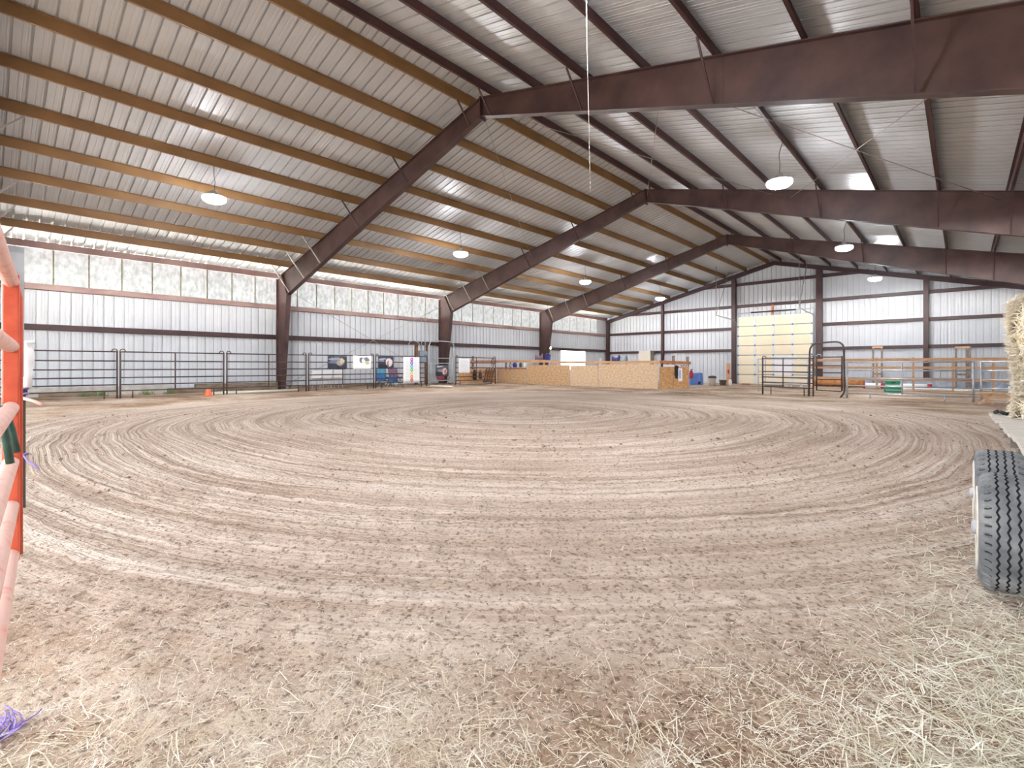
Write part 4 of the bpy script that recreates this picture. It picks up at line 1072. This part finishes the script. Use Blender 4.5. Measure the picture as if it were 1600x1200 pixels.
z = zat(1295, 610.5, -3.9, YR); lf.tube([(xa, YR, z + .02), (xb, YR, z - 0.02)], 0.021, 8)
for x in (xa, xb): lf.tube([(x, YR, z), (x, YR, zat(1295, 556.5, -3.9, YR))], 0.028, 8)
build(lf, 'gate_leaf', 'dark_pipe', t)
hk = MB()
for x, s in ((xa, 1), (xb, -1)):
    pts = [(x + s * (0.08 - 0.08 * math.cos(PI * k / 6)), YR, zat(1295, 557, -3.9, YR) + 0.09 * math.sin(PI * k / 6)) for k in range(7)]; hk.tube(pts, 0.018, 6)
build(hk, 'latch_loop', 'galv', t)
GR = (1.46, 1.16, 0.86, 0.56, 0.28)
tI = panel(rp_(1322), rp_(1523), 'long galvanised five-rail panel on the right, in front of the green box', m='galv', mid=0.47, rails=(1.345, 1.045, 0.745, 0.46, 0.175), r=0.026, hooks=False, lead=0.75)
panel(rp_(1531), (3.4, YR, gz(3.4, YR)), 'galvanised panel behind the wooden bench and running behind the hay', m='galv', mid=0.5, rails=(1.345, 1.045, 0.745, 0.46), r=0.026, hooks=False, legs=False)
A = rp_(1184, 24.6); B = rp_(1263, 24.6)
panel(A, B, 'lighter galvanised panel standing just behind the short dark one', m='galv', mid=0.16, rails=(1.5, 1.22, 0.93, 0.66, 0.4), r=0.018, hooks=False, legs=False, post_top=0.02)
# board fence near the far wall
YW = 33.4
t = thing('board_fence', 'orange wooden three-board fence behind the galvanised panels on the right', 'fence', (onYx(1265, YW), YW, gz(-6, YW)))
for px in (1265, 1370, 1427, 1489, 1552, 1610):
    x = onYx(px, YW); z = gz(x, YW); w_ = 0.09
    build(MB().box(x - w_ / 2, x + w_ / 2, YW, YW + w_, z - 0.1, zat(px, 558.5, x, YW)), 'post', 'lumber', t, bevel=0.006)
x0, x1 = onYx(1262, YW), onYx(1625, YW)
for z, h in ((1.40, 0.15), (0.97, 0.12), (0.36, 0.17)): build(MB().box(x0, x1, YW - 0.045, YW - 0.002, z - h / 2, z + h / 2), 'board', 'lumber', t)
# jump gear beyond it
def poleY(pa, pb, py, Y, r, m, label, ends=None, name='jump_pole'):
    x0, x1 = onYx(pa, Y), onYx(pb, Y); z = max(gz(x0, Y), gz(x1, Y)) + r - 0.01
    if py: z = zat((pa + pb) / 2, py, (x0 + x1) / 2, Y)
    t = thing(name, label, 'pole', (x0, Y, z - r)); build(MB().tube([(x0, Y, z), (x1, Y, z)], r, 16), 'shaft', m, t)
    if ends:
        for a, b in ((x0 - 0.004, x0 + ends), (x1 - ends, x1 + 0.004)): build(MB().tube([(a, Y, z), (b, Y, z)], r * 1.02, 16), 'painted_end', 'red', t)
poleY(1272, 1350, None, 36.3, 0.26, 'log', 'thick tan log lying behind the board fence near the bow gate', name='log')
poleY(1380, 1456, None, 35.6, 0.15, 'white_plastic', 'long white pole with red ends behind the board fence', 0.18)
poleY(1349, 1380, None, 35.0, 0.16, 'white_plastic', 'short white pole with red ends left of the long white one', 0.1)
poleY(1395, 1600, None, 34.6, 0.06, 'white_paint', 'thin white pole lying on the ground behind the board fence')
# low bank along the far wall
x0, x1 = onYx(1322, 37.6), 3.3; b = MB(); n = 40; vs = []; fs = []
for i in range(n + 1):
    x = x0 + (x1 - x0) * i / n; e = min(1, min(i, n - i) / 3)
    for j, (yy, hh) in enumerate(((37.2, -0.02), (37.45, 0.42), (37.75, 0.58), (38.15, 0.5))):
        vs.append((x, yy + 0.1 * math.sin(i * 1.3), gz(x, yy) + max(hh, -0.02) * (0.35 + 0.65 * e) * (1 + 0.1 * math.sin(i * 2.1 + j))))
for i in range(n):
    for j in range(3): a = i * 4 + j; fs.append((a, a + 4, a + 5, a + 1))
b.add(vs, fs, True); tag(build(b, 'tarp_bank', 'bank', base=(x0, 37.6, gz(x0, 37.6))), 'low blue-grey covered bank along the foot of the far wall', 'bank')
def standard(pa, pb, label, Y=36.95, wide=False):
    x0, x1 = onYx(pa, Y), onYx(pb, Y); z = gz(x0, Y); zt = zat(pa, 541.5, x0, Y)
    t = thing('jump_standard', label, 'jump standard', ((x0 + x1) / 2, Y, z), 0, 'wooden jump standards at the far wall')
    for x, w_ in ((x0, 0.09), (x1, 0.22 if wide else 0.09)): build(MB().box(x - w_ / 2, x + w_ / 2, Y - 0.05, Y + 0.05, z - 0.03, zt), 'upright', 'lumber_grey', t)
    build(MB().box(x0 - 0.05, x1 + 0.05, Y - 0.06, Y - 0.05, zt - 0.1, zt), 'top_rail', 'lumber', t); build(MB().box(x0, x1, Y - 0.04, Y + 0.04, z + 0.78, z + 0.88), 'cross_rail', 'lumber_grey', t)
standard(1364.5, 1378, 'slim wooden jump standard against the far wall, above the short pole')
standard(1494, 1513, 'wider wooden jump standard against the far wall, right of the column', wide=True)
c = onG(1398, 613.3); dd = -c.x * S_ + c.y * C_; W = 19.5 / F * dd; H = 18 / F * dd; rz = TH * 0.4
t = thing('mounting_block', 'green plastic mounting block behind the galvanised panel', 'mounting block', c, 0.35)
build(MB().box(-W / 2, W / 2, -0.02, 0.5, -0.02, H * 0.62), 'lower_step', 'green', t, local=True, bevel=0.015); build(MB().box(-W / 2 + 0.02, W / 2 - 0.02, 0.2, 0.5, H * 0.6, H), 'upper_step', 'green', t, local=True, bevel=0.015)
build(MB().box(-W / 2 - 0.004, W / 2 + 0.004, -0.026, 0.2, H * 0.2, H * 0.24), 'pale_edge', 'white_paint', t, local=True); build(MB().box(-W / 2 - 0.004, W / 2 + 0.004, -0.026, 0.24, H * 0.6, H * 0.66), 'pale_edge', 'white_paint', t, local=True)
build(MB().box(-0.09, 0.09, 0.19, 0.205, H * 0.8, H * 0.88), 'hand_slot', 'black', t, local=True)
# X-legged bench
Yb = 21.3; x0 = onYx(1531, Yb); zg = gz(x0, Yb); x1 = 2.2; zs = zat(1540, 612.5, x0, Yb)
t = thing('wooden_bench', 'wooden bench on X legs partly hidden by the hay', 'bench', (x0, Yb, zg))
build(MB().box(x0 - 0.02, x1, Yb - 0.16, Yb + 0.16, zs - 0.05, zs), 'seat', 'lumber', t, bevel=0.008)
for x in (x0 + 0.14, x1 - 0.3):
    for s in (-1, 1): build(MB().bar((x - s * 0.17, Yb - s * 0.03, zg - 0.0), (x + s * 0.12, Yb + s * 0.03, zs - 0.05), 0.06, 0.1, (0, 1, 0)), 'leg', 'lumber', t)
build(MB().bar((x0 + 0.14, Yb, zs - 0.17), (x1 - 0.3, Yb, zs - 0.17), 0.04, 0.07), 'stretcher', 'lumber', t)
c = onG(1577, 616); dd = -c.x * S_ + c.y * C_
tag(build(MB().box(c.x - 0.035, c.x + 0.035, c.y - 0.035, c.y + 0.035, c.z - 0.05, c.z + 0.36), 'marker_post', 'white_plastic', base=c), 'short white marker post beyond the bench', 'post')
# oddments behind the short dark panel
for px, py, l in ((1229, 606, 'white bucket on the dirt behind the short dark panel'), (1236, 606, 'second white bucket, lying right behind the short panel upright'), (1252, 606, 'white bucket on the dirt just left of the bow gate')):
    c = onG(px, py - 1.0); bucket(tuple(c), 0.09, 0.2, 'white_plastic', l, True)
A = onG(1196, 604); B = onG(1223, 604); b = MB().tube([A + Vector((0, 0, 0.06)), B + Vector((0, 0, 0.06))], 0.07, 12); tag(build(b, 'culvert_pipe', 'tank', base=A), 'grey pipe lying on the dirt behind the short dark panel', 'pipe')

# ------------------------------------------------------------------ orange gate at the left edge
E0 = at_d(17, 572, 2.1); gd = Vector((1.373, -0.097, 0)).normalized()
gz0 = 0.0
t = thing('pipe_gate', 'orange-red pipe gate at the left edge with worn, sheen-pale pinkish rails', 'gate', (E0.x, E0.y, 0.0))
def gp(s, z): return (E0.x + gd.x * s, E0.y + gd.y * s, z)
rz_list = [(440, 1), (541, 0), (637, 0), (722, 0), (790, 0), (866, 0)]
GZ = [EYE + (YH - y) / F * 2.1 for y, _ in rz_list]
LG = 2.75
for k, z in enumerate(GZ):
    build(MB().tube([gp(0.01, z), gp(LG, z)], 0.027, 14), 'rail', 'orange_worn_sheen', t)
build(MB().bar(gp(-0.0, GZ[-1] - 0.03), gp(0.0, GZ[0] + 0.03), 0.054, 0.045, gd), 'end_post', 'orange', t, bevel=0.006)
pe = at_d(29.5, 470, 2.16)
zlo = EYE + (YH - 866) / F * 2.16
build(MB().tube([(E0.x + 0.01, E0.y + 0.0, GZ[0] + 0.02), (pe.x + 0.01, pe.y - 0.012, GZ[0] + 0.0), (pe.x, pe.y, GZ[0] - 0.06), (pe.x, pe.y, GZ[0] - 0.15), (pe.x, pe.y, zlo)], 0.0135, 10), 'edge_tube', 'orange', t)
build(MB().bar(gp(1.4, GZ[-1]), gp(1.4, GZ[0]), 0.05, 0.02, gd), 'brace', 'orange', t)
gp2 = at_d(21, 410, 2.3); b = MB(); b.prism([(gp2.x - 0.02, 1.0), (gp2.x + 0.03, 1.0), (gp2.x + 0.034, 1.58), (gp2.x + 0.02, 1.61), (gp2.x - 0.005, 1.61), (gp2.x - 0.018, 1.58)], gp2.y - 0.03, gp2.y + 0.034)
build(b, 'latch_plate', 'galv', t)
# two green bent tubes hooked over the third rail
def green(pts, label):
    P = [at_d(x, y, d_) for x, y, d_ in pts]
    tag(build(MB().tube(P, 0.0125, 10), 'green_hook', 'dark_green', base=P[-1]), label, 'hook', 'green tube hooks on the orange gate')
green([(-40, 622, 1.85), (-12, 630, 1.86), (4, 640, 1.87), (13, 655, 1.88), (18, 672, 1.89), (26, 707, 1.9)], 'green bent tube on the orange gate, the longer right-hand one')
green([(-45, 634, 1.75), (-16, 646, 1.76), (-2, 655, 1.77), (6, 670, 1.78), (10, 690, 1.79), (16, 724, 1.8)], 'green bent tube on the orange gate, the lower left-hand one')
# steel T-post with purple twine
p = onG(35.5, 792); t = thing('steel_post', 'dark steel T-post tied with purple twine beside the orange gate', 'post', p)
zt = EYE - (580 - YH) / F * 3.7
b = MB().bar((p.x, p.y, -0.1), (p.x, p.y, zt), 0.03, 0.008, (0, 1, 0)); b.bar((p.x + 0.012, p.y, -0.1), (p.x + 0.012, p.y, zt), 0.008, 0.03, (0, 1, 0)); build(b, 'stake', 'tpost', t)
build(MB().lathe([(0.03, zt - 0.12), (0.034, zt), (0.03, zt + 0.06), (0.045, zt + 0.08), (0.04, zt + 0.16), (0.02, zt + 0.2), (0.045, zt + 0.21), (0.05, zt + 0.225)], (p.x + 0.01, p.y + 0.02, 0), 12), 'white_cap', 'white_plastic', t)
for zz in (zt - 0.08, zt - 0.13, zt - 0.17, zt - 0.62):
    pts = [(p.x + 0.03 * math.cos(a), p.y + 0.03 * math.sin(a), zz + 0.008 * math.sin(2 * a)) for a in [2 * PI * k / 10 for k in range(11)]]
    build(MB().tube(pts, 0.006, 6), 'twine', 'twine', t)
build(MB().tube([(p.x + 0.03, p.y, zt - 0.62), (p.x + 0.05, p.y + 0.03, zt - 0.68), (p.x + 0.07, p.y + 0.05, zt - 0.69), (p.x + 0.1, p.y + 0.08, zt - 0.73)], 0.006, 6), 'twine', 'twine', t)
build(MB().tube([(p.x + 0.02, p.y, zt - 0.2), (p.x + 0.06, p.y + 0.05, zt - 0.22), (p.x + 0.1, p.y + 0.1, zt - 0.25)], 0.012, 6), 'orange_tie', 'orange_worn_sheen', t)
# purple twine tangle at the lower left
c = at_d(4, 1135, 1.4); b = MB(); c.z = tz(c.x, c.y)
for k in range(26):
    a = random.uniform(0, 2 * PI); q = [c + Vector((random.uniform(-.03, .03), random.uniform(-.03, .03), 0.004))]
    for s in range(4): q.append(q[-1] + Vector((0.02 * math.cos(a + s * .4), 0.02 * math.sin(a + s * .4), random.uniform(-0.0, 0.012))))
    b.tube(q, 0.0022, 5)
tag(build(b, 'twine_tangle', 'twine', base=c), 'tangle of purple twine on the ground under the orange gate', 'twine')

# ------------------------------------------------------------------ flatbed trailer with hay
XD = 0.25; ZD = 0.476
TR = 0.275
tr = thing('flatbed_trailer', 'weathered low flatbed trailer on the right, carrying hay', 'trailer', (1.3, 5.0, 0.0))
deck_edges = [(8.55, 7.35, 0.25), (7.33, 5.95, 0.285), (5.93, 4.4, 0.315), (4.38, 2.6, 0.33)]
for ya, yb, xe in deck_edges:
    n = 5
    for k in range(n):
        y0 = yb + (ya - yb) * k / n + 0.006; y1 = yb + (ya - yb) * (k + 1) / n - 0.006
        build(MB().box(xe + random.uniform(-0.012, 0.012), 2.4, y0, y1, ZD - 0.035, ZD), 'deck_board', 'deck', tr, bevel=0.005)
b = MB().box(0.40, 0.46, 2.4, 8.2, ZD - 0.2, ZD - 0.1); build(b, 'side_rail', 'beam_pale', tr)
for k in range(8):
    y = 8.3 - 0.78 * k; b = MB().box(0.30, 2.3, y - 0.04, y + 0.04, ZD - 0.115, ZD - 0.036); build(b, 'cross_member', 'deck_side', tr)
b = MB().box(0.46, 0.6, 2.4, 8.3, ZD - 0.22, ZD - 0.118); build(b, 'frame_beam', 'deck_side', tr)
def wheel(y):
    R = TR; x0, x1 = 0.068, 0.265; W = x1 - x0; N = 252
    gl = [0.25, 0.42, 0.59, 0.76]           # zigzag groove positions across the tread
    prof = [(0.00, 0.60), (-0.06, 0.70), (-0.07, 0.82), (-0.03, 0.92), (0.03, 0.965)]
    cols_ = [('s', x, r) for x, r in prof]
    edge = []
    for gpos in gl:
        for off, dr in ((-0.021, 0), (-0.016, -0.035), (0.016, -0.035), (0.021, 0)): edge.append((gpos, off, dr))
    cols_ += [('l', 0.09, 0.985), ('l', 0.15, 0.995)]
    cols_ += [('g', e, None) for e in edge]
    cols_ += [('l', 0.85, 0.995), ('l', 0.91, 0.985)]
    cols_ += [('s', 1 - x, r) for x, r in reversed(prof)]
    K = len(cols_); vs = []; fs = []; mi = []
    for i in range(N):
        a = 2 * PI * i / N; zig = (1 if (i % 6) < 3 else -1); zg = (abs((i % 6) - 3) - 1.5) / 1.5
        for c in cols_:
            if c[0] == 's': fx, fr = c[1], c[2] - (0.035 if (i % 6) in (0, 1) and c[2] > 0.95 else 0)
            elif c[0] == 'l':
                fx, fr = c[1], c[2] - (0.045 if (i % 6) in (0, 1) and (c[1] < 0.1 or c[1] > 0.9) else 0)
            else: fx, fr = c[1][0] + c[1][1] + 0.020 * zg, 1.0 + c[1][2]
            r = R * fr; vs.append((x0 + W * fx, y + r * math.cos(a), R - 0.012 + r * math.sin(a)))
    for i in range(N):
        i2 = (i + 1) % N
        for k in range(K - 1):
            fs.append((i * K + k, i * K + k + 1, i2 * K + k + 1, i2 * K + k))
    mb = MB().add(vs, fs, False); w_ = build(mb, 'wheel', 'tire_rubber', tr)
    w_.data.materials.append(MATS['tire_groove'])
    for pi, pl in enumerate(w_.data.polygons):
        k = pi % (K - 1)
        kk = k - 7
        if 0 <= kk < 16 and kk % 4 in (0, 1, 2): pl.material_index = 1
        if k in (4, 5, K - 6, K - 7) and (pi // (K - 1)) % 6 in (0,): pl.material_index = 1
    rim = MB().lathe([(R * 0.70, 0.0), (R * 0.73, -0.022), (R * 0.66, -0.024), (R * 0.60, 0.02), (R * 0.3, 0.035), (R * 0.28, 0.0), (0.01, 0.0)], (x0 + 0.004, y, R - 0.012), 32, 'x'); build(rim, 'rim', 'rim', w_)
    rr = MB().lathe([(R * 0.655, -0.020), (R * 0.61, 0.0), (R * 0.61, 0.012), (R * 0.64, 0.0)], (x0 + 0.004, y, R - 0.012), 32, 'x', caps=False); build(rr, 'rust_ring', 'rust', w_)
    hc = MB().lathe([(0.034, 0.03), (0.032, -0.026), (0.026, -0.034), (0.005, -0.036)], (x0 + 0.0, y, R - 0.012), 20, 'x'); build(hc, 'hub_cap', mat('hub', (176, 176, 178), 0.5, 0.3, var=0.15) if 'hub' not in MATS else 'hub', w_)
    ax = MB().tube([(x1 - 0.05, y, R - 0.012), (1.2, y, R - 0.012)], 0.035, 10); build(ax, 'axle', 'deck_side', tr)
wheel(3.30); wheel(4.19)
b = MB(); c = Vector((0.62, 6.9, ZD)); 
pts = [(0.29 + 0.024 * k, 8.2 + 0.12 * math.sin(k * 1.3), ZD + 0.024 + 0.008 * math.sin(k)) for k in range(9)]
b.tube(pts, 0.022, 8); tag(build(b, 'strap', 'black', base=pts[0]), 'black strap lying on the trailer deck beside the hay', 'strap')
# hay bale
def straw_blades(n, fpos, lmin, lmax, wmin, wmax, tilt=0.3):
    """n bent blades; fpos gives (positions, directions) arrays"""
    P, D, Up = fpos(n)
    L = RNG.uniform(lmin, lmax, n)[:, None]; Wd = RNG.uniform(wmin, wmax, n)[:, None]
    side = np.cross(D, Up); side /= np.linalg.norm(side, axis=1)[:, None] + 1e-9
    bend = Up * RNG.uniform(-0.08, 0.25, n)[:, None] * L
    v0 = P - D * L / 2; v2 = P + D * L / 2; v1 = P + bend * 0.5
    co = np.stack([v0 - side * Wd / 2, v0 + side * Wd / 2, v1 + side * Wd / 2, v1 - side * Wd / 2, v2 + side * Wd * 0.3, v2 - side * Wd * 0.3], 1).reshape(-1, 3)
    b0 = (np.arange(n) * 6)[:, None]
    q = np.concatenate([b0 + np.array([0, 1, 2, 3]), b0 + np.array([3, 2, 4, 5])], 1).reshape(-1, 4)
    return co, q
HX0, HX1, HY0, HY1, HZ0, HZ1 = 0.48, 2.2, 7.62, 8.56, ZD + 0.003, 1.80
hay = thing('hay_bale', 'big loose-edged pale hay bale on the trailer deck', 'hay bale', ((HX0 + HX1) / 2, (HY0 + HY1) / 2, ZD))
n = 14; mb = MB()
def bulge(x, y, z):
    p = np.array([x, y, z]); k = 0.05 * (math.sin(x * 7 + z * 5) + math.sin(y * 6 - z * 7)) * 0.6
    return (x - 0.0 + (k if x < 1 else 0), y + k * 0.6, z + (k * 0.7 if z > 1.2 else 0))
for ax in range(3):
    for sd in (0, 1):
        vs = []; fs = []
        for i in range(n + 1):
            for j in range(n + 1):
                u, v = i / n, j / n
                if ax == 0: p = ((HX0, HX1)[sd], HY0 + (HY1 - HY0) * u, HZ0 + (HZ1 - HZ0) * v)
                elif ax == 1: p = (HX0 + (HX1 - HX0) * u, (HY0, HY1)[sd], HZ0 + (HZ1 - HZ0) * v)
                else: p = (HX0 + (HX1 - HX0) * u, HY0 + (HY1 - HY0) * v, (HZ0, HZ1)[sd])
                if p[2] > HZ0: p = bulge(*p)
                vs.append(p)
        for i in range(n):
            for j in range(n): a = i * (n + 1) + j; fs.append((a, a + 1, a + n + 2, a + n + 1))
        mb.add(vs, fs, True)
build(mb, 'core', 'hay_core', hay)
def hay_pos(n):
    which = RNG.integers(0, 10, n); u = RNG.random(n); v = RNG.random(n)
    P = np.zeros((n, 3)); Nn = np.zeros((n, 3))
    a = which < 5; b_ = (which >= 5) & (which < 8); c = which >= 8
    P[a] = np.stack([np.full(a.sum(), HX0), HY0 + (HY1 - HY0) * u[a], HZ0 + (HZ1 - HZ0) * v[a]], 1); Nn[a] = (-1, 0, 0)
    P[b_] = np.stack([HX0 + (HX1 - HX0) * u[b_], np.full(b_.sum(), HY0), HZ0 + (HZ1 - HZ0) * v[b_]], 1); Nn[b_] = (0, -1, 0)
    P[c] = np.stack([HX0 + (HX1 - HX0) * u[c], HY0 + (HY1 - HY0) * v[c], np.full(c.sum(), HZ1)], 1); Nn[c] = (0, 0, 1)
    k = 0.05 * 0.6 * (np.sin(P[:, 0] * 7 + P[:, 2] * 5) + np.sin(P[:, 1] * 6 - P[:, 2] * 7))
    P[:, 0] += k; P += Nn * RNG.uniform(-0.01, 0.05, n)[:, None]
    D = RNG.normal(0, 1, (n, 3)); D -= Nn * (D * Nn).sum(1)[:, None] * 0.75; D /= np.linalg.norm(D, axis=1)[:, None]
    return P, D, Nn
co, q = straw_blades(24000, hay_pos, 0.05, 0.2, 0.003, 0.007)
co -= np.array(hay.location)
o = fast_mesh('loose_straw', co, q, 'hay'); o.parent = hay; o['kind'] = 'stuff'
tw = MB()
for y in (7.85, 8.35):
    tw.tube([(HX0 - 0.005, y, HZ0 + 0.02), (HX0 - 0.02, y, 1.2), (HX0 - 0.005, y, HZ1), (1.2, y, HZ1 + 0.02)], 0.005, 6)
build(tw, 'binding_twine', mat('bind', (150, 130, 80), 0.8), hay)

# ------------------------------------------------------------------ loose straw and clods on the dirt
def litter(n, dens, lmin, lmax, wmin, wmax, lift=0.004):
    def f(n):
        X = []; 
        while sum(len(x) for x in X) < n:
            m_ = n * 3; ang = RNG.uniform(-0.95, 0.95, m_) ; dist = np.exp(RNG.uniform(math.log(1.0), math.log(12), m_))
            a = -np.sin(TH) * np.cos(ang) + np.cos(TH) * np.sin(ang); b = np.cos(TH) * np.cos(ang) + np.sin(TH) * np.sin(ang)
            p = np.stack([a * dist, b * dist], 1); k = RNG.random(m_) < dens(p[:, 0], p[:, 1]); X.append(p[k])
        p = np.concatenate(X)[:n]
        z = terrain(p[:, 0], p[:, 1])
        P = np.stack([p[:, 0], p[:, 1], z + RNG.uniform(0.0, lift, n) + 0.002], 1)
        t = RNG.uniform(0, 2 * PI, n); D = np.stack([np.cos(t), np.sin(t), RNG.normal(0, 0.10, n)], 1); D /= np.linalg.norm(D, axis=1)[:, None]
        Up = np.stack([RNG.normal(0, .2, n), RNG.normal(0, .2, n), np.ones(n)], 1); Up /= np.linalg.norm(Up, axis=1)[:, None]
        return P, D, Up
    return straw_blades(n, f, lmin, lmax, wmin, wmax)
def dens_front(x, y):
    r = loop_r(x, y) + (vnoise(x * 0.35 + 9, y * 0.35 + 3) - 0.5)
    out = sst(8.4, 9.6, r)
    patch = np.clip((vnoise(x * 1.6 + 3, y * 1.6 + 8) - 0.35) * 2.4, 0.08, 1)
    right = np.exp(-((x - 0.35) ** 2) / 0.8) * (y > 0.4)
    return np.clip(out * (0.35 * patch + 0.10 + 0.5 * right) + 0.02, 0, 1)
def dens_heap(x, y):
    d1 = np.exp(-((x - 0.15) ** 2 / 0.10 + (y - 2.7) ** 2 / 1.0)); d2 = np.exp(-((x - 0.0) ** 2 / 0.06 + (y - 4.6) ** 2 / 3.0)); d3 = np.exp(-((x - 0.35) ** 2 / 0.15 + (y - 1.3) ** 2 / 0.6))
    d4 = 0.35 * np.exp(-((x + 1.35) ** 2 / 0.3 + (y + 0.05) ** 2 / 0.08))
    return np.clip(d1 + 0.6 * d2 + 0.8 * d3 + d4, 0, 1)
co, q = litter(40000, dens_front, 0.008, 0.034, 0.0009, 0.0022, 0.004)
co2, q2 = litter(2800, dens_front, 0.05, 0.12, 0.0014, 0.003, 0.012)
co = np.concatenate([co, co2]); q = np.concatenate([q, q2 + len(co) - len(co2)])
tag(fast_mesh('straw_litter', co, q, 'hay'), 'chopped pale straw strewn over the dirt in the foreground', 'straw', kind='stuff')
co, q = litter(5200, dens_heap, 0.04, 0.16, 0.0016, 0.0034, 0.03)
tag(fast_mesh('hay_drift', co, q, 'hay_green'), 'thicker greenish hay drifted around the trailer wheels', 'hay', kind='stuff')
def clods(n):
    ico = np.array([(0, 0, 1), (0.9, 0, 0.3), (0.28, 0.85, 0.3), (-0.72, 0.53, 0.3), (-0.72, -0.53, 0.3), (0.28, -0.85, 0.3), (0, 0, -0.6)])
    fc = np.array([(0, 1, 2), (0, 2, 3), (0, 3, 4), (0, 4, 5), (0, 5, 1), (6, 2, 1), (6, 3, 2), (6, 4, 3), (6, 5, 4), (6, 1, 5)])
    ang = RNG.uniform(-0.85, 0.85, n * 4); dist = np.exp(RNG.uniform(math.log(1.6), math.log(14), n * 4))
    a = -S_ * np.cos(ang) + C_ * np.sin(ang); b = C_ * np.cos(ang) + S_ * np.sin(ang); x, y = a * dist, b * dist
    r = loop_r(x, y); k = (r < 9.2) & (vnoise(x * 1.3 + 70, y * 1.3 + 20) > RNG.random(n * 4)); x, y = x[k][:n], y[k][:n]; n = len(x)
    s = np.exp(RNG.normal(math.log(0.0065), 0.45, n)) * np.clip(np.sqrt(x * x + y * y) / 5, 0.7, 1.5)
    z = terrain(x, y) + s * 0.2
    V = ico[None] * s[:, None, None] * RNG.uniform(0.6, 1.3, (n, 7, 3)); rot = RNG.uniform(0, 2 * PI, n); cr, sr = np.cos(rot)[:, None], np.sin(rot)[:, None]
    co = np.stack([V[..., 0] * cr - V[..., 1] * sr + x[:, None], V[..., 0] * sr + V[..., 1] * cr + y[:, None], V[..., 2] * 0.7 + z[:, None]], -1).reshape(-1, 3)
    q = ((np.arange(n) * 7)[:, None, None] + fc[None]).reshape(-1, 3)
    return co, q
co, q = clods(9000)
tag(fast_mesh('dirt_clods', co, q, 'clod', k=3), 'small dark clods of dirt scattered over the harrowed ring', 'dirt clods', kind='stuff')

# ------------------------------------------------------------------ camera, sky, view
cam = bpy.data.cameras.new('camera'); co_ = bpy.data.objects.new('camera', cam); COL.objects.link(co_)
co_.location = (0, 0, EYE); co_.rotation_euler = (PI / 2, 0, TH)
cam.sensor_width = 36.0; cam.lens = F / 1600 * 36.0; cam.shift_y = -(600 - YH) / 1600; cam.clip_start = 0.02; cam.clip_end = 200
SC.camera = co_
w = bpy.data.worlds.new('World'); SC.world = w; w.use_nodes = True
bg = w.node_tree.nodes['Background']; nt = w.node_tree
tc = nt.nodes.new('ShaderNodeTexCoord'); sx = nt.nodes.new('ShaderNodeSeparateXYZ'); nt.links.new(tc.outputs['Generated'], sx.inputs[0])
rp2 = nt.nodes.new('ShaderNodeValToRGB'); mr2 = nt.nodes.new('ShaderNodeMapRange'); nt.links.new(sx.outputs[2], mr2.inputs[0])
mr2.inputs[1].default_value = -1; mr2.inputs[2].default_value = 1; nt.links.new(mr2.outputs[0], rp2.inputs[0])
# bright sunlit ground below the horizon, pale sky above
SKY = 2.5; GND = 75.0
e = rp2.color_ramp.elements; e[0].position = 0.485; e[0].color = (1, 0.98, 0.93, 1); e[1].position = 0.5; e[1].color = (SKY / GND * 0.93, SKY / GND * 0.98, SKY / GND * 1.04, 1)
nt.links.new(rp2.outputs[0], bg.inputs[0]); bg.inputs[1].default_value = GND
SC.view_settings.view_transform = 'Standard'; SC.view_settings.look = 'None'; SC.view_settings.gamma = 1.0; SC.view_settings.exposure = 2.1
SC.view_settings.use_curve_mapping = False
SC.cycles.max_bounces = 10; SC.cycles.diffuse_bounces = 8
